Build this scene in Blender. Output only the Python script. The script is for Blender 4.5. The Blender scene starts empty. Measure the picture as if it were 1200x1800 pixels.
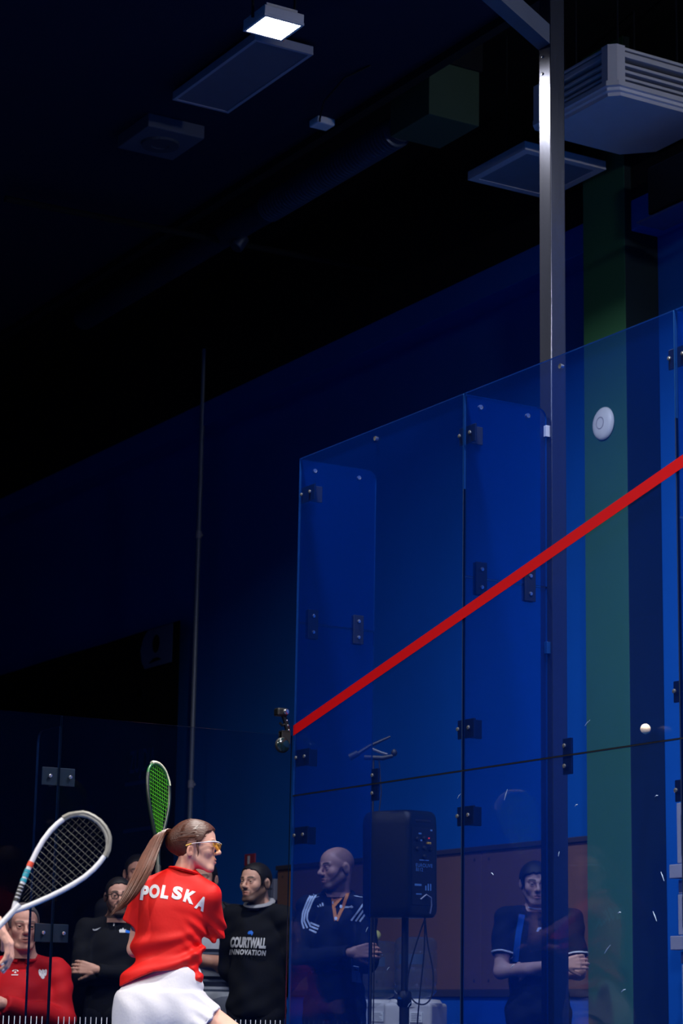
import bpy, bmesh, math, random
import numpy as np
from mathutils import Vector, Matrix, Euler
from mathutils.bvhtree import BVHTree
random.seed(7)
scene = bpy.context.scene
COL = scene.collection
R_ = math.radians

# ------------------------------------------------------------------ camera
FPX, PITCH, YAW, ROLL, CAMH = 3990.7, 0.2194, 0.5355, 0.0172, 0.756
Fv = Vector((math.sin(YAW)*math.cos(PITCH), math.cos(YAW)*math.cos(PITCH), math.sin(PITCH)))
Rv = Vector((math.cos(YAW), -math.sin(YAW), 0)); Uv = Rv.cross(Fv)
R2 = math.cos(ROLL)*Rv + math.sin(ROLL)*Uv; U2 = -math.sin(ROLL)*Rv + math.cos(ROLL)*Uv
cam_d = bpy.data.cameras.new('camera'); cam = bpy.data.objects.new('camera', cam_d); COL.objects.link(cam)
cam_d.sensor_fit = 'VERTICAL'; cam_d.sensor_height = 36.0; cam_d.lens = 36.0*FPX/1800.0
cam_d.clip_start = 0.05; cam_d.clip_end = 100
cam.matrix_world = Matrix(((R2.x, U2.x, -Fv.x, 0), (R2.y, U2.y, -Fv.y, 0), (R2.z, U2.z, -Fv.z, CAMH), (0, 0, 0, 1)))
cam_d.dof.use_dof = True; cam_d.dof.focus_distance = 10.1; cam_d.dof.aperture_fstop = 4.5
scene.camera = cam

# ------------------------------------------------------------------ world, exposure
w = bpy.data.worlds.new('world'); scene.world = w; w.use_nodes = True
w.node_tree.nodes['Background'].inputs[0].default_value = (0.0, 0.0, 0.0, 1)
w.node_tree.nodes['Background'].inputs[1].default_value = 0.0
vs = scene.view_settings
scene.display_settings.display_device = 'sRGB'
vs.view_transform = 'Standard'; vs.look = 'None'; vs.gamma = 1.0; vs.use_curve_mapping = False
vs.exposure = 0.0
scene.cycles.transparent_max_bounces = 32
scene.cycles.max_bounces = 8
scene.cycles.caustics_reflective = False; scene.cycles.caustics_refractive = False
scene.cycles.sample_clamp_indirect = 3.0

# court light positions: panels of LEDs hung over both long sides of the court
LAMP_Z = 5.68
LAMPS = [(5.16, 9.46), (5.16, 6.3), (5.16, 3.2), (-0.35, 9.46), (-0.35, 6.3), (-0.35, 3.2), (2.4, 1.6)]
LAMP_POWER = 190.0
HALL_LAMPS = [(7.0, 5.7, 5.6, 85.0)]          # opal globe between court and hall wall, right of the picture

# ------------------------------------------------------------------ helpers
def srgb(r, g, b):
    f = lambda c: (c/12.92 if c <= 0.04045 else ((c+0.055)/1.055)**2.4)
    return tuple(f(c/255.0) for c in (r, g, b))

MATS = {}
def mat(name, col, rough=0.6, metal=0.0, bump=0.0, bscale=60.0, var=0.12, vscale=8.0, spec=0.5, sheen=0.0, attr=None, emit=None, estr=0.0, sss=0.0, stretch=None):
    if name in MATS: return MATS[name]
    m = bpy.data.materials.new(name); m.use_nodes = True; nt = m.node_tree; N = nt.nodes; Lk = nt.links
    p = N['Principled BSDF']
    p.inputs['Roughness'].default_value = rough; p.inputs['Metallic'].default_value = metal
    p.inputs['Specular IOR Level'].default_value = spec
    if sheen: p.inputs['Sheen Weight'].default_value = sheen
    if sss:
        p.inputs['Subsurface Weight'].default_value = sss; p.inputs['Subsurface Radius'].default_value = (0.012, 0.005, 0.003); p.inputs['Subsurface Scale'].default_value = 1.0
    tc = N.new('ShaderNodeTexCoord')
    mp = N.new('ShaderNodeMapping'); Lk.new(tc.outputs['Object'], mp.inputs[0])
    if stretch: mp.inputs['Scale'].default_value = stretch
    nz = N.new('ShaderNodeTexNoise'); nz.inputs['Scale'].default_value = vscale; nz.inputs['Detail'].default_value = 5
    Lk.new(mp.outputs[0], nz.inputs['Vector'])
    mr = N.new('ShaderNodeMapRange'); mr.inputs[3].default_value = 1-var; mr.inputs[4].default_value = 1+var
    Lk.new(nz.outputs['Fac'], mr.inputs[0])
    mx = N.new('ShaderNodeMix'); mx.data_type = 'RGBA'; mx.blend_type = 'MULTIPLY'; mx.inputs[0].default_value = 1.0
    if attr:
        at = N.new('ShaderNodeVertexColor'); at.layer_name = attr; Lk.new(at.outputs[0], mx.inputs[6])
    else:
        mx.inputs[6].default_value = (*col, 1)
    Lk.new(mr.outputs[0], mx.inputs[7])
    Lk.new(mx.outputs[2], p.inputs['Base Color'])
    if bump:
        n2 = N.new('ShaderNodeTexNoise'); n2.inputs['Scale'].default_value = bscale; n2.inputs['Detail'].default_value = 6
        Lk.new(mp.outputs[0], n2.inputs['Vector'])
        b = N.new('ShaderNodeBump'); b.inputs['Strength'].default_value = bump; b.inputs['Distance'].default_value = 0.01
        Lk.new(n2.outputs['Fac'], b.inputs['Height']); Lk.new(b.outputs[0], p.inputs['Normal'])
    if emit:
        p.inputs['Emission Color'].default_value = (*emit, 1); p.inputs['Emission Strength'].default_value = estr
    MATS[name] = m
    return m

def glass_mat(name, tint, veil_col, veil, refl=1.0, rough=0.0):
    """clear sheet: tinted see-through, angle-dependent mirror, faint coloured film on the face"""
    m = bpy.data.materials.new(name); m.use_nodes = True; nt = m.node_tree; N = nt.nodes; Lk = nt.links
    N.remove(N['Principled BSDF']); out = N['Material Output']
    tr = N.new('ShaderNodeBsdfTransparent'); tr.inputs[0].default_value = (*tint, 1)
    gl = N.new('ShaderNodeBsdfGlossy'); gl.inputs[0].default_value = (refl, refl, refl, 1); gl.inputs['Roughness'].default_value = rough
    df = N.new('ShaderNodeBsdfDiffuse'); df.inputs[0].default_value = (*veil_col, 1)
    fr = N.new('ShaderNodeFresnel'); fr.inputs[0].default_value = 1.45
    geo = N.new('ShaderNodeNewGeometry')
    ior = N.new('ShaderNodeMix'); ior.data_type = 'FLOAT'; ior.inputs[2].default_value = 1.45; ior.inputs[3].default_value = 1.0/1.45*1.0
    Lk.new(geo.outputs['Backfacing'], ior.inputs[0])
    # node flips the index on back faces itself, so undo that to keep a thin-sheet response
    Lk.new(ior.outputs[0], fr.inputs[0])
    tcd = N.new('ShaderNodeTexCoord'); nz = N.new('ShaderNodeTexNoise'); nz.inputs['Scale'].default_value = 1.7; nz.inputs['Detail'].default_value = 6
    Lk.new(tcd.outputs['Object'], nz.inputs['Vector'])
    mr = N.new('ShaderNodeMapRange'); mr.inputs[3].default_value = veil*0.75; mr.inputs[4].default_value = veil*1.25
    Lk.new(nz.outputs['Fac'], mr.inputs[0])
    m1 = N.new('ShaderNodeMixShader'); Lk.new(mr.outputs[0], m1.inputs[0]); Lk.new(tr.outputs[0], m1.inputs[1]); Lk.new(df.outputs[0], m1.inputs[2])
    m2 = N.new('ShaderNodeMixShader'); Lk.new(fr.outputs[0], m2.inputs[0]); Lk.new(m1.outputs[0], m2.inputs[1]); Lk.new(gl.outputs[0], m2.inputs[2])
    Lk.new(m2.outputs[0], out.inputs[0])
    MATS[name] = m
    return m

ORG = {}
def empty(name, loc, rz=0.0, label=None, cat=None, group=None, kind=None):
    o = bpy.data.objects.new(name, None); COL.objects.link(o); o.location = loc; o.rotation_euler = (0, 0, rz)
    o.empty_display_size = 0.1
    ORG[o.name] = Vector(loc)
    return tag(o, label, cat, group, kind)
def tag(o, label=None, cat=None, group=None, kind=None):
    if label: o['label'] = label
    if cat: o['category'] = cat
    if group: o['group'] = group
    if kind: o['kind'] = kind
    return o
def root_of(o):
    while o.parent: o = o.parent
    return o

class MB:
    """collects shapes into one mesh; coordinates are world unless the root is rotated"""
    def __init__(s): s.bm = bmesh.new(); s.mi = 0
    def _add(s, vs, fs):
        v = [s.bm.verts.new(p) for p in vs]
        out = []
        for f in fs:
            try:
                fc = s.bm.faces.new([v[i] for i in f]); fc.material_index = s.mi; out.append(fc)
            except ValueError: pass
        return v
    def box(s, lo, hi, bev=0.0, seg=2, M=None):
        b = bmesh.new()
        bmesh.ops.create_cube(b, size=1.0)
        c = [(lo[i]+hi[i])/2 for i in range(3)]; d = [abs(hi[i]-lo[i]) for i in range(3)]
        for v in b.verts: v.co = Vector((c[0]+v.co.x*d[0], c[1]+v.co.y*d[1], c[2]+v.co.z*d[2]))
        if bev: bmesh.ops.bevel(b, geom=list(b.edges), offset=bev, segments=seg, profile=0.5, affect='EDGES')
        s.merge(b, M); return s
    def merge(s, b, M=None):
        b.verts.index_update()
        v = [s.bm.verts.new((M @ x.co) if M else x.co) for x in b.verts]
        for f in b.faces:
            try:
                fc = s.bm.faces.new([v[x.index] for x in f.verts]); fc.material_index = s.mi; fc.smooth = f.smooth
            except ValueError: pass
        b.free()
    def prism(s, pts, ext):
        """closed polygon (3-D points) pushed along ext"""
        e = Vector(ext); n = len(pts); a = [Vector(p) for p in pts]
        vs = a + [p+e for p in a]
        fs = [tuple(range(n-1, -1, -1)), tuple(range(n, 2*n))] + [(i, (i+1) % n, n+(i+1) % n, n+i) for i in range(n)]
        s._add(vs, fs); return s
    def tube(s, pts, r, seg=10, cap=True, closed=False, flat=1.0, up=None):
        pts = [Vector(p) for p in pts]; n = len(pts); rings = []
        rr = r if isinstance(r, (list, tuple)) else [r]*n
        prev = None
        for i, p in enumerate(pts):
            if closed: t = (pts[(i+1) % n]-pts[i-1])
            else: t = pts[min(i+1, n-1)]-pts[max(i-1, 0)]
            if t.length < 1e-9: t = Vector((0, 0, 1))
            t.normalize()
            if prev is None:
                a = Vector(up) if up else (Vector((0, 0, 1)) if abs(t.z) < 0.9 else Vector((1, 0, 0)))
            else: a = prev
            u = (a - t*a.dot(t)); u.normalize(); v = t.cross(u); prev = u
            rings.append([p + (u*math.cos(k*2*math.pi/seg)*flat + v*math.sin(k*2*math.pi/seg))*rr[i] for k in range(seg)])
        vs = [q for rg in rings for q in rg]; fs = []
        m = n if closed else n-1
        for i in range(m):
            for k in range(seg):
                fs.append((i*seg+k, i*seg+(k+1) % seg, ((i+1) % n)*seg+(k+1) % seg, ((i+1) % n)*seg+k))
        if cap and not closed:
            fs.append(tuple(range(seg-1, -1, -1))); fs.append(tuple((n-1)*seg+k for k in range(seg)))
        s._add(vs, fs); return s
    def lathe(s, prof, c, axis='z', seg=24, M=None):
        """profile (radius, height) turned about an axis through c"""
        vs = []; n = len(prof)
        for r, h in prof:
            for k in range(seg):
                a = k*2*math.pi/seg; x, y = r*math.cos(a), r*math.sin(a)
                q = {'z': (x, y, h), 'x': (h, x, y), 'y': (y, h, x)}[axis]
                q = Vector(q)
                if M: q = M @ q
                vs.append(q + Vector(c))
        fs = []
        for i in range(n-1):
            for k in range(seg): fs.append((i*seg+k, i*seg+(k+1) % seg, (i+1)*seg+(k+1) % seg, (i+1)*seg+k))
        fs.append(tuple(range(seg-1, -1, -1))); fs.append(tuple((n-1)*seg+k for k in range(seg)))
        s._add(vs, fs); return s
    def sphere(s, c, r, seg=20, rings=12, sc=(1, 1, 1)):
        b = bmesh.new(); bmesh.ops.create_uvsphere(b, u_segments=seg, v_segments=rings, radius=r)
        for v in b.verts: v.co = Vector((v.co.x*sc[0], v.co.y*sc[1], v.co.z*sc[2])) + Vector(c)
        s.merge(b); return s
    def grid(s, rows):
        n = len(rows[0]); vs = [p for r in rows for p in r]; fs = []
        for i in range(len(rows)-1):
            for k in range(n-1): fs.append((i*n+k, i*n+k+1, (i+1)*n+k+1, (i+1)*n+k))
        s._add(vs, fs); return s
    def build(s, name, m, parent=None, smooth=False, world=True, recalc=True, loc=None):
        me = bpy.data.meshes.new(name)
        if parent is not None and world:
            o0 = ORG.get(root_of(parent).name, Vector((0, 0, 0)))
            for v in s.bm.verts: v.co -= o0
        if recalc: bmesh.ops.recalc_face_normals(s.bm, faces=list(s.bm.faces))
        if smooth:
            for f in s.bm.faces: f.smooth = True
        s.bm.to_mesh(me); s.bm.free()
        for x in (m if isinstance(m, (list, tuple)) else [m]): me.materials.append(x)
        if smooth:
            try: me.set_sharp_from_angle(angle=R_(45))
            except Exception: pass
        o = bpy.data.objects.new(name, me); COL.objects.link(o)
        if parent is not None: o.parent = parent
        if loc is not None: o.location = loc
        return o

def struct(name, lo, hi, m, bev=0.0):
    b = MB(); b.box(lo, hi, bev); o = b.build(name, m); o['kind'] = 'structure'; return o

def text_bm(s, size, extrude=0.0, shear=0.0, bold=0.0, spacing=1.0, step=None, hscale=1.0):
    """lettering as a flat bmesh in the XZ plane, centred; cut on a grid when it must bend"""
    cu = bpy.data.curves.new('t', 'FONT'); cu.body = s; cu.size = size; cu.align_x = 'CENTER'; cu.align_y = 'CENTER'
    cu.shear = shear; cu.offset = bold; cu.space_character = spacing; cu.resolution_u = 6
    o = bpy.data.objects.new('t', cu); COL.objects.link(o)
    dg = bpy.context.evaluated_depsgraph_get(); me = bpy.data.meshes.new_from_object(o.evaluated_get(dg))
    bpy.data.objects.remove(o); bpy.data.curves.remove(cu)
    b = bmesh.new(); b.from_mesh(me); bpy.data.meshes.remove(me)
    for v in b.verts: v.co = Vector((v.co.x*hscale, 0, v.co.y))
    if step:
        xs = [v.co.x for v in b.verts]; zs = [v.co.z for v in b.verts]
        for ax, a0, a1 in ((0, min(xs), max(xs)), (2, min(zs), max(zs))):
            t = a0+step
            while t < a1:
                co = [0, 0, 0]; no = [0, 0, 0]; co[ax] = t; no[ax] = 1
                bmesh.ops.bisect_plane(b, geom=b.verts[:]+b.edges[:]+b.faces[:], plane_co=co, plane_no=no)
                t += step
    return b
# ------------------------------------------------------------------ materials of the place
M_blue = mat('blue_wall_paint', srgb(3, 88, 182), 0.75, bump=0.12, bscale=140, var=0.06, vscale=3, spec=0.25)
M_bluefar = mat('blue_wall_paint_lower', srgb(14, 88, 200), 0.8, bump=0.1, bscale=120, var=0.06, vscale=3, spec=0.2)
M_ceil = mat('dark_blue_ceiling', srgb(14, 24, 52), 0.9, bump=0.1, bscale=90, var=0.1, spec=0.2)
M_black = mat('black_void_paint', srgb(16, 18, 24), 0.9, var=0.1, spec=0.2)
M_floor = mat('hall_floor_vinyl', srgb(24, 34, 60), 0.55, var=0.15, vscale=2)
M_court = mat('court_floor_blue', srgb(10, 56, 112), 0.45, var=0.06, vscale=4)
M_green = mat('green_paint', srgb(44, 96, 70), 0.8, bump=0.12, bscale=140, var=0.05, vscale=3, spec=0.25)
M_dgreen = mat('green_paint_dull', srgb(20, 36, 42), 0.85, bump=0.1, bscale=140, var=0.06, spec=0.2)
M_mdf = mat('fibreboard', srgb(116, 82, 64), 0.8, bump=0.08, bscale=220, var=0.1, vscale=5, spec=0.2, stretch=(1, 1, 0.4))
M_trim = mat('dark_trim', srgb(50, 42, 42), 0.7)
M_post = mat('brushed_grey_steel', srgb(72, 76, 92), 0.21, 0.75, bump=0.05, bscale=55, var=0.14, vscale=14, stretch=(1, 1, 0.12))
M_bracket = mat('dark_anodised_plate', srgb(26, 30, 42), 0.45, 0.3, var=0.1)
M_bolt = mat('polished_bolt', srgb(205, 208, 215), 0.2, 0.9, var=0.05)
M_red = mat('red_line_paint', srgb(182, 0, 10), 0.85, var=0.04, spec=0.08)
M_white = mat('white_plastic', srgb(215, 215, 222), 0.45, var=0.04)
M_offw = mat('aged_white_plastic', srgb(196, 196, 206), 0.5, var=0.06)
M_grey = mat('grey_laminate', srgb(150, 150, 165), 0.6, var=0.1, vscale=14, bump=0.1)
M_dark = mat('black_plastic', srgb(11, 12, 16), 0.38, var=0.15, bump=0.2, bscale=300)
M_rubber = mat('black_rubber', srgb(14, 14, 17), 0.6, var=0.1)
M_chrome = mat('chrome', srgb(210, 212, 218), 0.12, 0.95, var=0.03)
M_duct = mat('foil_duct', srgb(52, 62, 82), 0.4, 0.4, bump=0.3, bscale=40, var=0.15)
M_mark = mat('white_print', srgb(225, 228, 235), 0.6, var=0.03)
M_glass = glass_mat('court_glass', (0.72, 0.79, 0.92), srgb(5, 92, 250), 0.045, refl=0.2)  # diffuse blue on the face stands in for blue light reflected in the glass
M_glassb = glass_mat('court_glass_back', (0.84, 0.86, 0.90), srgb(30, 90, 200), 0.004, refl=0.12)
M_edge = mat('glass_edge', srgb(26, 66, 120), 0.15, var=0.2, vscale=25, spec=0.9)
M_edgetop = mat('glass_edge_toplit', srgb(150, 175, 200), 0.25, var=0.35, vscale=6, spec=0.8)  # lighter top edge: the bright line of lamp light painted into the colour
M_edgeb = mat('glass_edge_dim', srgb(16, 36, 66), 0.2, var=0.2, vscale=25, spec=0.7)

# ------------------------------------------------------------------ room shell
HF = -0.10                                   # the court stands on a low deck above the hall floor
WX = 8.2
struct('floor', (-7.5, -4, HF-0.1), (WX+0.2, 24, HF), M_floor)
wr = struct('wall_right', (WX, -4, HF), (WX+0.2, 24, 6.7), M_blue)
struct('wall_back', (-7.5, 24, HF), (WX+0.2, 24.2, 6.7), M_ceil)
struct('wall_left', (-7.7, -4, HF), (-7.5, 24.2, 6.7), M_blue)
struct('wall_front', (-7.7, -4.2, HF), (WX+0.2, -4, 6.7), M_blue)
struct('ceiling', (-7.7, -4.2, 6.05), (6.5, 24.2, 6.75), M_ceil)
struct('ceiling_recess', (6.5, -4.2, 6.6), (WX+0.2, 24.2, 6.75), M_black)
tag(bpy.data.objects['ceiling_recess'], kind='structure')
struct('trim_1', (6.5, -4, 6.0), (6.56, 24, 6.6), M_black)                          # fascia of the recess
struct('trim_2', (WX-0.2, -4, 5.36), (WX, 24, 5.55), M_blue, 0.004)                 # blue box beam on the wall
struct('trim_3', (WX-0.2, -4, 5.55), (WX, 24, 6.6), M_black)
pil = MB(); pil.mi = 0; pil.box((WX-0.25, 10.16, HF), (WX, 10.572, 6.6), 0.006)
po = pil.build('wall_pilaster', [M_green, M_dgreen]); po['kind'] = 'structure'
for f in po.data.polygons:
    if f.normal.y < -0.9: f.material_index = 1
# fibreboard sheets screwed to the wall, a dark cap strip and a lighter blue plinth under them
ys = [10.58, 11.963, 13.28, 14.596]
for y0, y1 in zip(ys[:-1], ys[1:]):
    b = MB(); b.box((WX-0.03, y0+0.004, 0.945), (WX, y1-0.004, 1.80), 0.003); o = b.build('board', M_mdf, wr, world=False)
    for k in range(4):
        s = MB(); yy = y0+0.08+(y1-y0-0.16)*(k % 2); zz = 1.0 if k < 2 else 1.75
        s.lathe([(0.004, 0.003), (0.009, 0.003), (0.009, 0)], (WX-0.033, yy, zz), 'x', 8); s.build('screw', M_trim, o, world=False)
b = MB(); b.box((WX-0.045, 10.58, 1.80), (WX, 14.60, 1.832), 0.004); b.build('cap_strip', M_trim, wr, world=False)
b = MB(); b.box((WX-0.04, 10.58, 0.90), (WX, 24, 0.945), 0.004); b.build('rail', M_trim, wr, world=False)
b = MB(); b.box((WX-0.025, 10.58, HF), (WX, 24, 0.90)); b.build('plinth', M_bluefar, wr, world=False)

# the deck of the court
cf = MB(); cf.box((-0.95, 0.0, HF), (5.75, 10.0, 0.0), 0.003); cfo = cf.build('court_floor', M_court); cfo['kind'] = 'structure'
for nm, lo, hi in (('short_line', (-0.81, 5.56, 0.0), (5.58, 5.61, 0.0015)), ('half_court_line', (2.36, 5.61, 0.0), (2.41, 9.84, 0.0015))):
    b = MB(); b.box(lo, hi); b.build(nm, M_mark, cfo, world=False)

# ------------------------------------------------------------------ glass court walls
GX, GY, TH = 5.5875, 9.85, 0.012
SEAMS = [GY, GY-1.51, GY-3.02, GY-4.53, GY-6.04]
FINX = GX+0.462; ZT = 3.558; ZH = 1.831
gw = empty('glass_side_wall', (GX, GY, 0), label='tall blue-tinted glass side wall of the court carrying the slanting red line', cat='glass wall')
def pane(parent, lo, hi, mats, name='pane', edge_axis=0):
    b = MB(); b.box(lo, hi); o = b.build(name, mats, parent)
    for f in o.data.polygons:
        if abs(f.normal[edge_axis]) < 0.5: f.material_index = 1
        if f.normal.z > 0.9 and len(mats) > 2: f.material_index = 2
    return o
for i in range(len(SEAMS)-1):
    y1, y0 = SEAMS[i]-0.003, SEAMS[i+1]+0.003
    # each bay is two sheets, one above the other
    pane(gw, (GX, y0, ZH+0.003), (GX+TH, y1, ZT), [M_glass, M_edge, M_edgetop])
    pane(gw, (GX, y0, 0.0), (GX+TH, y1, ZH-0.003), [M_glass, M_edge])
    # black silicone in the joints
    b = MB(); b.box((GX+0.001, y0, ZH-0.003), (GX+TH-0.001, y1, ZH+0.003)); b.build('joint_seal', M_rubber, gw)
    if i > 0:
        b = MB(); b.box((GX+0.001, SEAMS[i]-0.003, 0.0), (GX+TH-0.001, SEAMS[i]+0.003, ZT-0.45)); b.build('joint_seal', M_rubber, gw)
def fin_outline(x0, x1, z0, z1, r=0.05, n=6):
    pts = [(x0, z0), (x1, z0)]
    for k in range(n+1):
        a = k*math.pi/2/n; pts.append((x1-r+r*math.cos(a), z1-r+r*math.sin(a)))
    return pts + [(x0, z1)]
def fin(y):
    for z0, z1, rr in ((2.708, ZT-0.004, 0.05), (0.0, 2.700, 0.002)):
        b = MB(); b.prism([(x, y-TH/2, z) for x, z in fin_outline(GX+TH+0.001, FINX, z0, z1, rr)], (0, TH, 0))
        o = b.build('fin', [M_glass if y < 9 else M_glass, M_edge], gw)
        for f in o.data.polygons:
            if abs(f.normal.y) < 0.5: f.material_index = 1
    return
for y in SEAMS[:4]: fin(y)
# clamp plates: built once, then copied with their bolts
def bolt_mesh(name='bolt'):
    b = MB(); b.lathe([(0.0085, 0.0), (0.0095, -0.002), (0.0085, -0.006), (0.005, -0.007)], (0, 0, 0), 'x', 12)
    o = b.build(name, M_bolt, None, smooth=True); return o
bm_ = bolt_mesh(); bolt_me = bm_.data; bpy.data.objects.remove(bm_)
def add_bolt(parent, loc, rot=(0, 0, 0)):
    o = bpy.data.objects.new('bolt', bolt_me); COL.objects.link(o); o.parent = parent; o.location = loc; o.rotation_euler = rot; return o
cl = MB(); cl.box((TH, -0.065, -0.042), (TH+0.010, 0.065, 0.042), 0.002)
cl.box((TH+0.010, -0.018, -0.042), (TH+0.075, -0.008, 0.042), 0.002)                # leg that grips the fin
cl_o = cl.build('clamp_plate', M_bracket, None); cl_me = cl_o.data; bpy.data.objects.remove(cl_o)
cv = MB(); cv.box((TH, -0.030, -0.075), (TH+0.010, 0.030, 0.075), 0.002); cv_o = cv.build('clamp_plate', M_bracket, None); cv_me = cv_o.data; bpy.data.objects.remove(cv_o)
def clamp(me, y, z, bolts):
    o = bpy.data.objects.new('clamp_plate', me); COL.objects.link(o); o.parent = gw; o.location = (0, y-GY, z)
    for by, bz in bolts: add_bolt(o, (0.0, by, bz))
for y in SEAMS[:4]:
    for z in (3.361, 2.017, 1.633): clamp(cl_me, y-0.012 if y < GY else y-0.075, z, [(0.042, 0), (-0.042, 0)])
for y in (9.09, 7.578, 6.07): clamp(cv_me, y, 1.829, [(0.0, 0.042), (0.0, -0.042)])
for y in SEAMS[:3]:                                                                  # splice plates on the fins
    for x in (5.681, 5.95):
        b = MB()
        for s in (-1, 1): b.box((x-0.030, y+s*(TH/2)+(0 if s > 0 else -0.009), 2.628), (x+0.030, y+s*(TH/2)+(0.009 if s > 0 else 0), 2.778), 0.002)
        o = b.build('splice_plate', M_bracket, gw)
        for z in (2.745, 2.662): add_bolt(o, (x-GX, y-GY-TH/2-0.009, z), (0, 0, R_(90)))
    for x in (5.68, 5.945):                                                          # lifting holes with polished rims
        b = MB(); b.lathe([(0.0075, -0.007), (0.011, -0.0075), (0.011, 0.0075), (0.0075, 0.007)], (x, y, 3.505), 'y', 14); b.build('hole_rim', M_bolt, gw, smooth=True)
for y in (9.11, 7.598, 6.09):
    b = MB(); b.lathe([(0.0075, -0.002), (0.011, -0.0025), (0.011, TH+0.0025), (0.0075, TH+0.002)], (GX, y, 3.508), 'x', 14); b.build('hole_rim', M_bolt, gw, smooth=True)
for z in (3.44, 2.42):                                                               # clear clips that tie fin and post together
    b = MB(); b.box((FINX-0.02, SEAMS[1]-0.03, z-0.028), (FINX+0.004, SEAMS[1]-0.008, z+0.028), 0.003); b.build('clip', M_offw if z > 3 else M_edge, gw)
# red out line, 50 mm wide, painted on the inner face, falling towards the back
b = MB(); sl = 2.44/9.75
za = lambda y: 2.13+(GY-y)*sl
b.prism([(GX-0.0006, GY, za(GY)), (GX-0.0006, 0.9, za(0.9)), (GX-0.0006, 0.9, za(0.9)+0.052), (GX-0.0006, GY, za(GY)+0.052)], (-0.0012, 0, 0))
for i in range(1, 4): pass
b.build('out_line', M_red, gw)
# scuffs left by balls and rackets on the glass
sc_ = MB()
for (y, z, l, a) in [(8.0, 1.70, .05, 62), (8.36, 1.72, .03, 40), (7.62, 1.43, .022, 70), (8.1, 1.37, .02, -30), (7.0, 1.16, .045, -60), (6.95, 1.31, .04, -62),
                     (7.3, 1.04, .05, 40), (7.22, 1.18, .02, 5), (7.5, 1.62, .02, 20), (6.98, 1.62, .02, 10), (7.95, .98, .03, 30), (8.75, .82, .03, 40), (7.42, 1.95, .04, 30), (7.2, .88, .03, 20), (9.12, 1.16, .03, 50), (8.93, .98, .025, 35)]:
    dy, dz = math.cos(R_(a))*l/2, math.sin(R_(a))*l/2
    sc_.tube([(GX-0.0005, y+dy, z-dz), (GX-0.0007, y, z+0.002), (GX-0.0005, y-dy, z+dz)], [0.0008, 0.0022, 0.0008], 5)
so = sc_.build('scuff_marks', mat('chalky_scuff', srgb(170, 190, 215), 0.8), gw); so['kind'] = 'stuff'

bw = empty('glass_back_wall', (GX, GY, 0), label='low clear glass back wall of the court behind the players', cat='glass wall')
bx = [GX-0.004, 4.330, 3.05, 2.0, 0.9, -0.81]
for a, c in zip(bx[:-1], bx[1:]):
    pane(bw, (c+0.003, GY, 0.0), (a-0.003, GY+TH, 2.13), [M_glassb, M_edgeb], edge_axis=1)
for x in bx[1:3]:
    pts = [(GY+TH+0.001, 0.0), (GY+0.27, 0.0)]
    for k in range(6):
        a = k*math.pi/10; pts.append((GY+0.27-0.05+0.05*math.cos(a), 2.08-0.05+0.05*math.sin(a)))
    pts.append((GY+TH+0.001, 2.08))
    b = MB(); b.prism([(x-TH/2, y, z) for y, z in pts], (TH, 0, 0)); o = b.build('fin', [M_glassb, M_edgeb], bw)
    for f in o.data.polygons:
        if abs(f.normal.x) < 0.5: f.material_index = 1
    for z in (1.842, 1.119):
        b = MB(); b.box((x-0.083, GY+TH, z-0.042), (x+0.085, GY+TH+0.010, z+0.042), 0.002); b.box((x-0.018, GY+TH+0.01, z-0.042), (x-0.008, GY+TH+0.07, z+0.042), 0.002)
        o = b.build('clamp_plate', mat('plate_lighter', srgb(40, 56, 72), 0.4, 0.3), bw)
        for d in (-0.047, 0.055): add_bolt(o, (x+d-GX, 0.0, z), (0, 0, R_(90)))
tk = MB()
x = -0.6
while x < 5.56:
    if all(abs(x-s) > 0.03 for s in bx): tk.box((x-0.0018, GY-0.0012, 0.66), (x+0.0018, GY-0.0002, 0.742))
    x += 0.0272
to = tk.build('sight_marks', M_mark, bw); to['kind'] = 'stuff'

# ------------------------------------------------------------------ steel post and its top beam
p = empty('steel_post', (6.092, 8.342, HF), label='square grey steel post standing outside the glass side wall', cat='post')
b = MB(); b.box((6.050, 8.296, HF+0.012), (6.135, 8.389, 6.05), 0.004); b.build('shaft', M_post, p)
b = MB(); b.box((5.99, 8.24, HF), (6.195, 8.445, HF+0.012), 0.002); o = b.build('base_plate', M_bracket, p)
for dx in (-1, 1):
    for dy in (-1, 1):
        s = MB(); s.lathe([(0.011, 0), (0.011, 0.012), (0.006, 0.014)], (6.092+dx*0.08, 8.342+dy*0.08, HF+0.012), 'z', 6); s.build('nut', M_bolt, o)
for z in (5.33, 5.24):
    s = MB(); s.lathe([(0.003, -0.006), (0.007, -0.005), (0.007, 0)], (6.050, 8.36, z), 'x', 10); s.build('rivet', M_bolt, p, smooth=True)
d = Vector((-0.87, -0.493, 0)); n = Vector((0.493, -0.87, 0))
a0 = Vector((6.048, 8.389, 5.375)); a1 = Vector((6.048, 8.298, 5.375)); bb = MB()
bb.prism([a0, a0+d*2.2, a1+d*2.2, a1], (0, 0, 0.10))
o = bb.build('top_beam', mat('painted_beam', srgb(78, 84, 100), 0.6)); tag(o, 'grey flat beam running diagonally from the top of the steel post', 'beam')

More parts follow.
